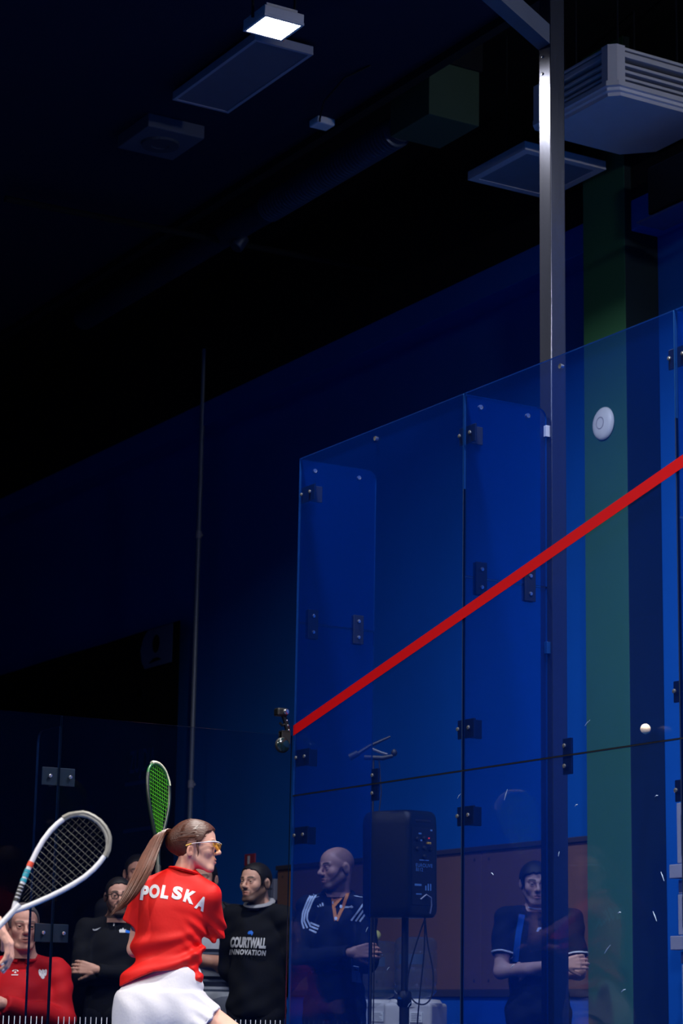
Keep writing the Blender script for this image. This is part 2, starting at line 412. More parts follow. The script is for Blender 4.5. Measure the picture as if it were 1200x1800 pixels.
# ------------------------------------------------------------------ court lamps
def add_lamp(x, y, i):
    z = LAMP_Z
    if i == 0: lab, grp = 'small square LED floodlight shining white above the back corner of the court', None
    else: lab, grp = 'square LED floodlight over the court, above the top of the picture', 'court floodlights out of the picture'
    L = empty('floodlight', (x, y, z), label=lab, cat='light', group=grp)
    b = MB(); b.box((x-0.115, y-0.115, z+0.012), (x+0.115, y+0.115, z+0.06), 0.006)
    for k in range(9): b.box((x-0.09, y-0.088+k*0.022, z+0.06), (x+0.09, y-0.082+k*0.022, z+0.085))
    b.build('housing', M_offw, L)
    b = MB()
    for s in (-1, 1):
        b.box((x-0.115, y+s*0.108-0.007, z-0.002), (x+0.115, y+s*0.108+0.007, z+0.012)); b.box((x+s*0.108-0.007, y-0.1, z-0.002), (x+s*0.108+0.007, y+0.1, z+0.012))
    b.build('rim', M_offw, L)
    b = MB(); b.box((x-0.1, y-0.1, z+0.004), (x+0.1, y+0.1, z+0.011)); b.build('diffuser', mat('lit_diffuser', (1, 1, 1), emit=(1.0, 0.97, 0.92), estr=60.0), L)
    b = MB(); b.tube([(x-0.122, y, z+0.03), (x-0.122, y, z+0.2), (x, y, z+0.2), (x, y, z+0.37)], 0.008, 8); b.tube([(x+0.122, y, z+0.03), (x+0.122, y, z+0.2), (x, y, z+0.2)], 0.008, 8)
    b.build('bracket', M_bracket, L)
    if i == 0:
        b = MB(); b.box((x+0.085, y+0.112, z+0.002), (x+0.125, y+0.118, z+0.02)); o = b.build('tag', mat('orange_tag', srgb(240, 110, 30), 0.5), L); o['label'] = 'orange tag'
    ld = bpy.data.lights.new('lamp_light', 'AREA'); ld.shape = 'SQUARE'; ld.size = 0.19; ld.energy = LAMP_POWER; ld.color = (1.0, 0.965, 0.92); ld.spread = R_(152)
    lo = bpy.data.objects.new('lamp_light', ld); COL.objects.link(lo); lo.parent = L; lo.location = (0, 0, -0.006)
for i, (x, y) in enumerate(LAMPS): add_lamp(x, y, i)
for (x, y, z, pw) in HALL_LAMPS:
    e = empty('globe_light', (x, y, z), label='opal globe pendant over the corridor beyond the right edge of the picture', cat='light')
    b = MB(); b.sphere((x, y, z), 0.12, 24, 16); b.build('globe', mat('lit_globe', (1, 1, 1), emit=(0.95, 0.97, 1.0), estr=pw*1.76), e, smooth=True)
    b = MB(); b.tube([(x, y, z+0.11), (x, y, 6.6)], 0.006, 8); b.build('stem', M_bracket, e)
    b = MB(); b.lathe([(0.05, z+0.10), (0.06, z+0.115), (0.03, z+0.15)], (x, y, 0), 'z', 16); b.build('cap', M_bracket, e, smooth=True)

# ------------------------------------------------------------------ ceiling services
ac = empty('air_conditioner', (7.58, 9.66, 5.75), label='big white ceiling air conditioner with louvred sides behind the post', cat='air conditioner')
ax0, ax1, ay0, ay1 = 7.175, 8.0, 9.27, 10.06
def octo(g, c, z, c2=None):
    c2 = c2 or c
    return [(ax0+g+c, ay0+g, z), (ax1-g-c, ay0+g, z), (ax1-g, ay0+g+c, z), (ax1-g, ay1-g-c2, z), (ax1-g-c2, ay1-g, z), (ax0+g+c, ay1-g, z), (ax0+g, ay1-g-c, z), (ax0+g, ay0+g+c, z)]
b = MB(); b.prism(octo(0.0, 0.05, 5.79, 0.15), (0, 0, 0.028)); b.build('tray', M_offw, ac)
b = MB(); b.prism(octo(0.022, 0.05, 5.772, 0.15), (0, 0, 0.02)); b.build('tray_lip', M_white, ac)
b = MB(); b.prism(octo(0.045, 0.05, 5.752, 0.15), (0, 0, 0.022)); b.build('bottom_panel', M_offw, ac)
b = MB(); b.prism(octo(0.07, 0.03, 5.818), (0, 0, 0.24)); b.build('core', M_dark, ac)
for (cx, cy) in ((ax0, ay0), (ax1, ay0), (ax0, ay1), (ax1, ay1)):
    sx = 1 if cx == ax0 else -1; sy = 1 if cy == ay0 else -1
    b = MB(); b.prism([(cx+sx*0.10, cy+sy*0.008, 5.818), (cx+sx*0.045, cy+sy*0.008, 5.818), (cx+sx*0.008, cy+sy*0.045, 5.818), (cx+sx*0.008, cy+sy*0.10, 5.818), (cx+sx*0.10, cy+sy*0.10, 5.818)], (0, 0, 0.215)); b.build('corner_cover', M_offw, ac)
for k in range(5):
    z = 5.838+k*0.040 + (0.012 if k > 2 else 0)
    h = 0.017 if k != 3 else 0.03
    for (lo, hi) in (((ax0+0.012, ay0+0.1, z), (ax0+0.075, ay1-0.1, z+h)), ((ax1-0.075, ay0+0.1, z), (ax1-0.012, ay1-0.1, z+h)),
                     ((ax0+0.1, ay0+0.012, z), (ax1-0.1, ay0+0.075, z+h)), ((ax0+0.1, ay1-0.075, z), (ax1-0.1, ay1-0.012, z+h))):
        b = MB(); b.box(lo, hi, 0.003); b.build('slat', M_offw, ac)
for (x, y) in ((ax0+0.2, ay0+0.2), (ax1-0.2, ay0+0.2), (ax0+0.2, ay1-0.2), (ax1-0.2, ay1-0.2)):
    b = MB(); b.tube([(x, y, 6.05), (x, y, 6.6)], 0.006, 6); b.build('hanger_rod', M_bracket, ac)

def square_panel(name, x0, x1, y0, y1, z, t, fr, label, cat, m1, m2, top):
    e = empty(name, ((x0+x1)/2, (y0+y1)/2, z), label=label, cat=cat)
    b = MB(); b.box((x0, y0, z+0.008), (x1, y1, z+t), 0.003); b.build('tray', m1, e)
    b = MB()
    b.box((x0, y0, z), (x1, y0+fr, z+0.01)); b.box((x0, y1-fr, z), (x1, y1, z+0.01)); b.box((x0, y0+fr, z), (x0+fr, y1-fr, z+0.01)); b.box((x1-fr, y0+fr, z), (x1, y1-fr, z+0.01))
    b.build('frame', m1, e)
    b = MB(); b.box((x0+fr, y0+fr, z+0.004), (x1-fr, y1-fr, z+0.0085)); b.build('diffuser', m2, e)
    for x in (x0+0.08, x1-0.08):
        b = MB(); b.tube([(x, (y0+y1)/2, z+t), (x, (y0+y1)/2, top)], 0.004, 6); b.build('hanger_wire', M_bracket, e)
    return e
square_panel('ceiling_panel_light', 7.29, 7.885, 10.25, 10.85, 5.75, 0.055, 0.05, 'unlit square ceiling light panel hanging below the air conditioner', 'light', M_offw, mat('unlit_diffuser', srgb(120, 130, 150), 0.6), 6.6)
square_panel('linear_light', 5.45, 5.82, 10.2, 11.2, 5.97, 0.05, 0.02, 'long unlit grey luminaire on the dark ceiling behind the floodlight', 'light', M_grey, mat('unlit_diffuser2', srgb(95, 95, 112), 0.6), 6.05)

e = empty('ceiling_speaker', (5.69, 11.85, 5.95), label='dark square ceiling box with a round grille, left of the floodlight', cat='speaker')
b = MB(); b.box((5.5, 11.62, 5.965), (5.88, 12.05, 6.05), 0.006); b.build('box', mat('box_grey', srgb(70, 74, 92), 0.7), e)
b = MB(); b.lathe([(0.0, 5.955), (0.05, 5.955), (0.055, 5.95), (0.115, 5.95), (0.12, 5.965)], (5.69, 11.84, 0), 'z', 28); b.build('grille', mat('grille_grey', srgb(48, 52, 66), 0.7), e)

e = empty('wifi_box', (6.42, 11.14, 6.0), label='small white box with a cable on the dark ceiling edge', cat='router')
b = MB(); b.box((6.37, 11.09, 6.005), (6.49, 11.2, 6.05), 0.008); b.build('case', M_white, e)
b = MB(); b.tube([(6.40, 11.12, 6.02), (6.33, 11.0, 5.985), (6.24, 10.8, 6.0), (6.2, 10.5, 6.03), (6.25, 10.3, 6.045)], 0.006, 6); b.build('cable', M_rubber, e)

e = empty('air_duct', (6.72, 11.5, 5.86), label='ribbed flexible air duct under the dark ceiling recess', cat='duct')
b = MB(); b.tube([(6.74, 10.75, 5.93), (6.74, 11.2, 5.92), (6.75, 11.9, 5.92), (6.78, 13.0, 5.95), (6.85, 15.5, 6.0)], 0.085, 18); b.build('sleeve', M_duct, e, smooth=True)
for k in range(44):
    y = 10.8+k*0.036
    b = MB(); b.lathe([(0.083, -0.006), (0.096, 0), (0.083, 0.006)], (6.745, y, 5.922), 'y', 16); b.build('rib', M_duct, e, smooth=True)
e = empty('duct_plenum', (6.75, 10.5, 5.86), label='green box-shaped duct end joined to the ribbed air duct', cat='duct')
b = MB(); b.box((6.67, 10.33, 5.86), (7.02, 10.75, 6.2), 0.004); b.build('box', mat('plenum_green', srgb(40, 62, 46), .8), e)
b = MB(); b.box((6.655, 10.315, 6.2), (7.035, 10.765, 6.6), 0.003); b.build('flange', M_black, e)

b = MB(); b.tube([(5.2, 13.1, 5.9), (6.4, 13.05, 5.9), (8.15, 12.98, 5.9)], 0.022, 10); o = b.build('ceiling_pipe', M_black); tag(o, 'thin black pipe crossing the dark ceiling on the left', 'pipe')
e = empty('spot_fitting', (6.8, 12.9, 5.9), label='small dim spotlight fitting hanging from the black ceiling pipe', cat='light')
b = MB(); b.lathe([(0.02, 0.07), (0.045, 0.06), (0.05, -0.03), (0.042, -0.04)], (6.8, 12.88, 5.84), 'z', 16, Matrix.Rotation(R_(35), 3, 'Y')); b.build('can', M_duct, e, smooth=True)
b = MB(); b.tube([(6.8, 12.92, 5.92), (6.8, 12.9, 5.86)], 0.01, 8); b.build('stem', M_bracket, e)
e = empty('hanging_bracket_box', (8.0, 9.75, 5.3), label='dark box on a small plate under the blue beam, right edge', cat='box')
b = MB(); b.box((7.86, 9.2, 5.33), (8.0, 9.83, 5.62), 0.01); b.build('case', M_dark, e)
b = MB(); b.box((7.80, 9.2, 5.27), (8.0, 9.86, 5.285), 0.003); b.build('shelf_plate', mat('plate_blue', srgb(40, 60, 120), 0.6), e)

# ------------------------------------------------------------------ things on the hall wall
e = empty('wifi_disc', (7.95, 10.373, 4.211), label='round white wireless access point on the green pilaster', cat='router')
b = MB(); b.lathe([(0.0, -0.034), (0.032, -0.034), (0.06, -0.031), (0.085, -0.023), (0.098, -0.012), (0.100, -0.006), (0.094, 0.0)], (7.95, 10.373, 4.211), 'x', 40); b.build('shell', mat('bright_white_plastic', srgb(250, 250, 252), 0.4, var=0.02), e, smooth=True)
b = MB(); b.lathe([(0.031, -0.0335), (0.0325, -0.0352), (0.036, -0.0352), (0.0375, -0.0335)], (7.95, 10.373, 4.211), 'x', 32); b.build('ring', M_grey, e, smooth=True)

e = empty('conduit_pipe', (8.0, 15.69, HF), label='slim vertical grey pipe on the blue wall left of the court corner', cat='pipe')
b = MB(); b.tube([(8.0, 15.69, HF), (8.0, 15.69, 6.0)], 0.019, 12); b.build('pipe', mat('pipe_grey', srgb(120, 130, 150), 0.4, 0.3), e, smooth=True)
for z in (4.47, 2.5, 1.2):
    b = MB(); b.lathe([(0.019, -0.03), (0.024, -0.028), (0.024, 0.028), (0.019, 0.03)], (8.0, 15.69, z), 'z', 14); b.box((8.015, 15.675, z-0.01), (8.03, 15.705, z+0.01)); b.build('coupling', M_grey, e)

M_banner = mat('black_banner_cloth', srgb(14, 15, 18), 0.9, var=0.1, spec=0.15)
M_dimtxt = mat('banner_blue_print', srgb(24, 42, 78), 0.9, spec=0.1)
e = empty('wall_banner', (8.05, 18.0, 0.0), label='wide black banner with faint blue lettering on the far left wall', cat='banner')
b = MB()
b.grid([[(8.05+0.008*math.sin(y*3.1+z), y, z) for y in np.linspace(16.06, 22.0, 40)] for z in np.linspace(0.2, 3.84, 12)])
bo = b.build('cloth', M_banner, e); m_ = bo.modifiers.new('s', 'SOLIDIFY'); m_.thickness = 0.004
def wall_text(s, y, z, size, parent, m, h=1.0, xw=8.036):
    t = text_bm(s, size, bold=size*0.012, hscale=h); mb = MB(); mb.merge(t, Matrix(((0, 1, 0, xw), (-1, 0, 0, y), (0, 0, 1, z), (0, 0, 0, 1))))
    return mb.build('lettering', m, parent, recalc=False)
wall_text('ZUJDIA', 16.64, 2.76, 0.26, e, M_dimtxt, 0.55)
wall_text('OUZMI', 16.95, 3.34, 0.24, e, mat('banner_dim_print', srgb(26, 27, 30), 0.9, spec=0.1), 0.9)
for z in (2.58, 2.2):
    b = MB(); b.box((8.037, 16.35, z), (8.038, 16.95, z+0.03)); b.build('print_bar', M_dimtxt, e)
e = empty('portrait_sheet', (8.03, 16.45, 3.5), label='pale sheet with a dark silhouette at the top corner of the black banner', cat='poster')
b = MB(); pts = [(16.15, 3.515)]
pts += [(16.15, 3.83), (16.60, 3.83), (16.68, 3.78), (16.73, 3.68), (16.70, 3.58), (16.64, 3.515)]
b.prism([(8.026, y, z) for y, z in pts], (0.004, 0, 0)); b.build('sheet', mat('sheet_blue_grey', srgb(78, 96, 140), 0.85, spec=0.1), e)
b = MB(); b.lathe([(0.0, -0.001), (0.5, -0.001), (0.5, 0.0)], (0, 0, 0), 'x', 20)
for v in b.bm.verts: v.co = Vector((8.0255+v.co.x, 16.44+v.co.y*0.13, 3.70+v.co.z*0.15))
b.build('silhouette', M_banner, e)
b = MB(); b.prism([(8.0245, y, z) for y, z in [(16.33, 3.56), (16.40, 3.585), (16.48, 3.585), (16.56, 3.555), (16.55, 3.55)]], (0.001, 0, 0)); b.build('silhouette', M_banner, e)

e = empty('electrical_box', (WX-0.03, 14.69, 1.66), label='small grey switch box on the blue wall behind the black sweatshirt', cat='switch')
b = MB(); b.box((WX-0.05, 14.61, 1.585), (WX, 14.78, 1.74), 0.006); b.build('case', mat('box_pale', srgb(120, 125, 150), 0.6), e)
b = MB(); b.box((WX-0.058, 14.63, 1.60), (WX-0.05, 14.76, 1.66), 0.003); b.box((WX-0.058, 14.63, 1.67), (WX-0.05, 14.76, 1.725), 0.003); b.build('rocker', mat('rocker_pale', srgb(98, 104, 130), 0.6), e)
e = empty('safety_sign', (WX-0.01, 15.06, 1.91), label='small red and white sign on the wall above the black-haired man', cat='sign')
b = MB(); b.box((WX-0.01, 14.985, 1.86), (WX, 15.14, 1.945)); b.build('plate', mat('sign_red', srgb(150, 40, 46), 0.7), e)
b = MB(); b.box((WX-0.012, 15.06, 1.87), (WX-0.01, 15.09, 1.93)); b.build('pictogram', M_mark, e)

e = empty('grey_cabinet', (7.9, 9.3, HF), label='grey stepped cabinet wall at the right edge behind the glass', cat='cabinet')
b = MB(); b.box((7.97, 8.6, HF), (8.19, 9.745, 1.93), 0.006); b.build('body', M_grey, e)
for (z0, z1, w0, dx) in ((1.60, 1.93, 9.70, 0.0), (1.52, 1.60, 9.745, -0.02), (1.44, 1.52, 9.73, 0.03), (1.22, 1.44, 9.70, 0.0), (1.14, 1.22, 9.745, -0.02), (1.07, 1.14, 9.72, 0.03), (0.0, 1.07, 9.70, 0.02)):
    b = MB(); b.box((7.90+dx, 8.62, z0+0.003), (7.97, w0, z1-0.003), 0.004); b.build('panel', M_grey, e)
for z0, z1 in ((1.64, 1.86), (1.26, 1.42), (0.1, 1.0)):
    b = MB(); b.box((7.893, 9.64, z0), (7.90, 9.655, z1)); b.build('groove_strip', M_bracket, e)
b = MB(); b.box((7.99, 9.745, HF), (8.19, 9.79, 1.96), 0.004); o = b.build('edge_strip', mat('strip_blue', srgb(20, 130, 220), 0.5), e); o['label'] = 'bright blue edge strip'

# ------------------------------------------------------------------ ball in flight
b = MB(); b.sphere((0, 0, 0), 0.0200, 28, 18); o = b.build('squash_ball', mat('white_ball_rubber', srgb(248, 222, 196), 0.6, bump=0.15, bscale=120, var=0.05)); o.location = (5.545, 6.99, 1.880)
for f in o.data.polygons: f.use_smooth = True
tag(o, 'small white squash ball in flight near the glass side wall', 'ball')

# ------------------------------------------------------------------ action camera clipped to the back corner of the glass
e = empty('clip_camera', (5.53, 9.85, 2.13), label='small black camera on a jointed clamp at the glass corner', cat='camera')
b = MB(); b.box((5.515, 9.838, 2.085), (5.565, 9.846, 2.15), 0.003); b.box((5.515, 9.868, 2.085), (5.565, 9.876, 2.15), 0.003); b.box((5.515, 9.838, 2.142), (5.565, 9.876, 2.152), 0.003); b.build('clamp', M_rubber, e)
b = MB(); b.tube([(5.555, 9.85, 2.15), (5.549, 9.85, 2.175), (5.540, 9.85, 2.20), (5.528, 9.85, 2.232)], [0.012, 0.014, 0.012, 0.014], 10); b.build('arm', M_dark, e, smooth=True)
for q in ((5.553, 9.838, 2.155), (5.548, 9.838, 2.178), (5.541, 9.838, 2.203)):
    b = MB(); b.sphere(q, 0.006, 10, 8); b.build('joint_screw', M_chrome, e, smooth=True)
b = MB(); b.box((5.482, 9.825, 2.222), (5.542, 9.872, 2.262), 0.008); c_ = b.build('camera_body', M_dark, e)
b = MB(); b.lathe([(0.014, 0.0), (0.014, -0.012), (0.010, -0.014)], (5.525, 9.825, 2.243), 'y', 16); b.build('lens', M_chrome, c_, smooth=True)
b = MB(); b.tube([(5.508, 9.85, 2.19), (5.522, 9.85, 2.178), (5.54, 9.85, 2.185)], 0.007, 8); b.build('knob', M_dark, e, smooth=True)
e = empty('round_lens_disc', (5.522, 9.84, 2.078), label='round dark glass disc with a bright spot stuck below the clip camera', cat='lens')
b = MB(); b.lathe([(0.036, -0.012), (0.034, -0.02), (0.028, -0.024), (0.0, -0.026)], (5.520, 9.85, 2.078), 'y', 28); b.build('disc', mat('dark_teal_gloss', srgb(16, 32, 36), 0.12, spec=0.8), e, smooth=True)
b = MB(); b.lathe([(0.036, -0.002), (0.039, -0.004), (0.039, -0.014), (0.035, -0.018)], (5.520, 9.85, 2.078), 'y', 28); b.build('rim', M_rubber, e, smooth=True)
b = MB(); b.sphere((5.503, 9.8275, 2.093), 0.0052, 10, 8); b.build('white_spot', M_mark, e, smooth=True)  # small white spot on the disc

# ------------------------------------------------------------------ boom stand behind the corner
e = empty('microphone_stand', (6.44, 10.47, HF), label='thin black boom stand with chrome clamp behind the glass corner', cat='stand')
B_ = Vector((6.44, 10.47, 0)); tx = Vector((0.853, -0.522, 0))   # tx runs along the boom, across the view
P_ = lambda u, z, v=0.0: (B_.x+tx.x*u+0.522*v, B_.y+tx.y*u+0.853*v, z)
b = MB(); b.tube([P_(0.0, HF+0.35), P_(0.0, 2.14)], 0.006, 10); b.tube([P_(0.0, HF+0.3), P_(0.0, 1.35)], 0.009, 10); b.build('pole', M_rubber, e, smooth=True)
b = MB(); b.tube([P_(-0.09, 2.152), P_(-0.02, 2.20), P_(0.09, 2.252)], [0.013, 0.010, 0.006], 8); b.build('boom', M_rubber, e, smooth=True)
b = MB(); b.tube([P_(-0.13, 2.135), P_(-0.085, 2.16)], [0.02, 0.018], 10); b.build('counterweight', M_rubber, e, smooth=True)
b = MB(); b.tube([P_(-0.05, 2.137), P_(0.05, 2.135), P_(0.105, 2.148)], [0.014, 0.013, 0.010], 10); b.build('crossbar', M_rubber, e, smooth=True)
b = MB(); b.tube([P_(-0.01, 2.185), P_(0.04, 2.165), P_(0.075, 2.155)], 0.008, 8); b.build('chrome_clamp', M_chrome, e, smooth=True)
b = MB(); b.sphere(P_(0.112, 2.165), 0.017, 12, 8, (1, 1, 1.2)); b.build('knob', M_rubber, e, smooth=True)
for k in range(3):
    a = R_(40+120*k); b = MB(); b.tube([(B_.x, B_.y, HF+0.36), (B_.x+0.24*math.cos(a), B_.y+0.24*math.sin(a), HF+0.012)], 0.009, 8); b.build('leg', M_rubber, e)
b = MB(); b.tube([P_(0.03, 2.13), P_(0.045, 1.95), P_(0.03, 1.8), P_(0.018, 1.5), P_(0.018, 0.6)], 0.004, 6); b.build('cable', M_rubber, e)

# ------------------------------------------------------------------ loudspeaker on a tripod
SX, SY = 6.47, 10.18
e = empty('loudspeaker', (SX, SY, 1.275), label='black plastic loudspeaker with its rear panel towards the court', cat='speaker')
e.rotation_euler = (0, R_(-1.0), R_(-32.4+45)); ORG[e.name] = Vector((0, 0, 0))
# local frame: -Y looks to the rear panel, Z up; wide front baffle at +Y, narrower back
def spk_ring(z, k=1.0, dz=0.0):
    w0, w1, d0, d1 = 0.165*k, 0.112*k, 0.165*k, 0.135*k
    pts = [(-w0, d0), (w0, d0), (w0, d0-0.08), (w1, -d1), (-w1, -d1), (-w0, d0-0.08)]
    out = []
    n = len(pts); r = 0.03
    for i in range(n):
        p0, p1, p2 = Vector(pts[i-1]), Vector(pts[i]), Vector(pts[(i+1) % n])
        a = p1+(p0-p1).normalized()*r; c = p1+(p2-p1).normalized()*r
        for t in (0, 0.25, 0.5, 0.75, 1): out.append((1-t)**2*a+2*t*(1-t)*p1+t*t*c)
    return [(q.x, q.y, z) for q in out]
b = MB(); rings = [spk_ring(z, k) for z, k in ((0.0, 0.86), (0.006, 0.92), (0.025, 0.985), (0.05, 1.0), (0.48, 1.0), (0.515, 0.985), (0.537, 0.94), (0.548, 0.87), (0.552, 0.78))]
n_ = len(rings[0])
for rg in rings: rg.append(rg[0])
b.grid(rings); bmesh.ops.remove_doubles(b.bm, verts=b.bm.verts[:], dist=1e-5)
b._add(rings[0][:-1], [tuple(range(n_))]); b._add(rings[-1][:-1], [tuple(range(n_))]); bmesh.ops.remove_doubles(b.bm, verts=b.bm.verts[:], dist=1e-5)
b.build('cabinet', M_dark, e, smooth=True, world=False)
b = MB(); b.box((-0.085, -0.1395, 0.06), (0.085, -0.1335, 0.46), 0.003); rp = b.build('rear_panel', M_bracket, e, world=False)
b = MB(); b.box((-0.06, -0.137, 0.485), (0.06, -0.10, 0.505), 0.008); b.build('handle', M_rubber, e, world=False)
M_txt = mat('pale_blue_print', srgb(120, 165, 215), 0.6)
def spk_text(s, x, z, size, sp=1.0):
    t = text_bm(s, size, spacing=sp); mb = MB(); mb.merge(t, Matrix.Translation((x, -0.1402, z))); return mb.build('lettering', M_txt, rp, world=False, recalc=False)
spk_text('EUROLIVE', 0.0, 0.265, 0.026, 1.1); spk_text('B112', -0.035, 0.243, 0.026)
for (x, z, w_, h_) in ((-0.045, 0.165, 0.05, 0.010), (0.03, 0.155, 0.008, 0.035), (0.048, 0.155, 0.008, 0.035), (0.012, 0.15, 0.008, 0.025), (-0.04, 0.118, 0.04, 0.006), (0.0, 0.293, 0.07, 0.005), (-0.02, 0.395, 0.012, 0.008), (-0.03, 0.43, 0.02, 0.008), (0.055, 0.45, 0.015, 0.008)):
    b = MB(); b.box((x-w_/2, -0.1405, z-h_/2), (x+w_/2, -0.1395, z+h_/2)); b.build('label_print', M_txt, rp, world=False)
for (x, z) in ((-0.05, 0.40), (0.0, 0.405), (-0.05, 0.35), (0.0, 0.355), (0.045, 0.35), (0.0, 0.31)):
    b = MB(); b.lathe([(0.012, -0.1395), (0.011, -0.152), (0.006, -0.154)], (x, 0, z), 'y', 12); b.build('control_knob', M_rubber, rp, smooth=True, world=False)
b = MB(); b.sphere((0.035, -0.142, 0.408), 0.0042, 8, 6); b.build('indicator_lamp', mat('led_red', srgb(230, 40, 30), 0.5, emit=srgb(255, 50, 30), estr=0.8), rp, world=False)
b = MB(); b.box((0.012, -0.158, 0.375), (0.038, -0.14, 0.387), 0.003); b.build('plug', mat('yellow_plug', srgb(210, 160, 40), 0.5), rp, world=False)
b = MB(); b.tube([(-0.03, -0.142, 0.09), (0.0, -0.155, 0.115), (0.03, -0.16, 0.10), (0.038, -0.155, 0.06), (0.038, -0.145, 0.02)], 0.0045, 8); b.build('lead', M_grey, rp, smooth=True, world=False)
e = empty('speaker_stand', (SX, SY, HF), label='black tripod stand carrying the loudspeaker, with hanging cables', cat='stand')
b = MB(); b.tube([(SX, SY, HF+0.12), (SX, SY, 1.28)], 0.0185, 14); b.tube([(SX, SY, HF+0.1), (SX, SY, 0.86)], 0.026, 14); b.build('pole', M_rubber, e, smooth=True)
b = MB(); b.lathe([(0.03, -0.04), (0.038, -0.03), (0.038, 0.03), (0.03, 0.04)], (SX, SY, 0.86), 'z', 16); b.build('collar', M_dark, e, smooth=True)
b = MB(); b.tube([(SX-0.03, SY-0.02, 0.86), (SX-0.075, SY-0.04, 0.87)], [0.01, 0.014], 8); b.build('knob', M_chrome, e)
for k in range(3):
    a = R_(70+120*k); q = (SX+0.5*math.cos(a), SY+0.5*math.sin(a), HF+0.018); b = MB()
    b.tube([(SX+0.03*math.cos(a), SY+0.03*math.sin(a), 0.72), q], 0.013, 8); lg = b.build('leg', M_rubber, e)
    b = MB(); b.sphere(q, 0.018, 10, 8); b.build('foot', M_rubber, lg, smooth=True)
    b = MB(); b.tube([(SX, SY, HF+0.2), (SX+0.27*math.cos(a), SY+0.27*math.sin(a), 0.33)], 0.008, 6); b.build('brace', M_rubber, e)
tv = Vector((0.845, -0.535, 0))
for pts in ([(0.105, 1.28), (0.06, 1.15), (0.02, 1.0), (0.012, 0.9)], [(0.10, 1.29), (0.115, 1.15), (0.145, 1.0), (0.14, 0.88), (0.105, 0.835), (0.06, 0.84), (0.03, 0.87)], [(0.10, 1.28), (0.098, 1.1), (0.075, 0.85), (0.06, 0.6), (0.05, 0.2), (0.06, HF+0.01)]):
    b = MB(); cur = []
    for i in range(len(pts)-1):
        for t in np.linspace(0, 1, 6)[:-1]:
            q0 = pts[max(i-1, 0)]; q1 = pts[i]; q2 = pts[i+1]; q3 = pts[min(i+2, len(pts)-1)]
            cr = lambda a, b_, c, d_: 0.5*(2*b_+(c-a)*t+(2*a-5*b_+4*c-d_)*t*t+(3*b_-a-3*c+d_)*t**3)
            u = cr(q0[0], q1[0], q2[0], q3[0]); z = cr(q0[1], q1[1], q2[1], q3[1]); cur.append((SX+tv.x*u-0.03, SY+tv.y*u-0.05, z))
    b.tube(cur, 0.0045, 6); b.build('cable', M_rubber, e)

# ------------------------------------------------------------------ water coolers
M_jug = glass_mat('blue_jug_plastic', (0.80, 0.87, 0.95), srgb(120, 170, 220), 0.06)
def cooler(x, y, rz, label):
    e = empty('water_cooler', (x, y, HF), rz, label=label, cat='water cooler'); ORG[e.name] = Vector((0, 0, 0))
    H = 0.975
    b = MB(); b.box((-0.155, -0.15, 0.02), (0.155, 0.16, H-0.02), 0.02, 3); b.build('body', M_offw, e, world=False)
    b = MB(); b.lathe([(0.16, H-0.045), (0.165, H-0.02), (0.15, H), (0.09, H+0.005)], (0, 0, 0), 'z', 28); b.build('collar', M_white, e, smooth=True, world=False)
    b = MB(); b.box((-0.11, -0.157, 0.55), (0.11, -0.148, 0.82), 0.006); b.build('tap_recess', M_grey, e, world=False)
    for s in (-1, 1):
        b = MB(); b.box((s*0.05-0.016, -0.185, 0.74), (s*0.05+0.016, -0.155, 0.78), 0.005); b.tube([(s*0.05, -0.178, 0.745), (s*0.05, -0.178, 0.71)], 0.007, 8); b.build('tap', mat('tap_blue', srgb(60, 90, 170), 0.4) if s < 0 else M_red, e, world=False)
    b = MB(); b.box((-0.1, -0.19, 0.52), (0.1, -0.15, 0.54), 0.005); b.build('drip_tray', M_dark, e, world=False)
    b = MB(); b.box((0.02, -0.1585, 0.84), (0.10, -0.150, 0.90)); b.build('label_plate', M_mark, e, world=False)
    for k in range(5):
        b = MB(); b.box((0.028, -0.1592, 0.848+k*0.01), (0.092-0.01*(k % 3), -0.1585, 0.853+k*0.01)); b.build('label_print', M_grey, e, world=False)
    prof = [(0.03, H-0.03), (0.035, H), (0.10, H+0.02), (0.128, H+0.045), (0.133, H+0.07), (0.124, H+0.085), (0.133, H+0.10), (0.133, H+0.17), (0.124, H+0.185), (0.133, H+0.2), (0.133, H+0.28), (0.124, H+0.295), (0.133, H+0.31), (0.130, H+0.35), (0.11, H+0.372), (0.08, H+0.376)]
    b = MB(); b.lathe(prof, (0, 0, 0), 'z', 32); j = b.build('water_jug', M_jug, e, smooth=True, world=False)
    b = MB(); b.grid([[(0.1338*math.cos(t), 0.1338*math.sin(t), z) for t in np.linspace(R_(-120), R_(-50), 12)] for z in (H+0.21, H+0.27)]); b.build('jug_label', mat('jug_label_blue', srgb(48, 70, 104), 0.6), j, world=False)
    return e, HF+H+0.376
_, ztop = cooler(7.675, 11.95, R_(-52), 'white water cooler with a blue jug, directly behind the speaker stand')
_, ztop2 = cooler(7.90, 12.755, R_(-52), 'white water cooler under the pale yellow ball, left of the speaker stand')
b = MB(); b.sphere((0, 0, 0), 0.034, 20, 14); o = b.build('tennis_ball', mat('pale_felt', srgb(205, 205, 130), 0.95, bump=0.3, bscale=200, spec=0.1), smooth=True); o.location = (7.885, 12.76, ztop2+0.034)
tag(o, 'pale yellow ball resting on top of a water jug', 'ball')
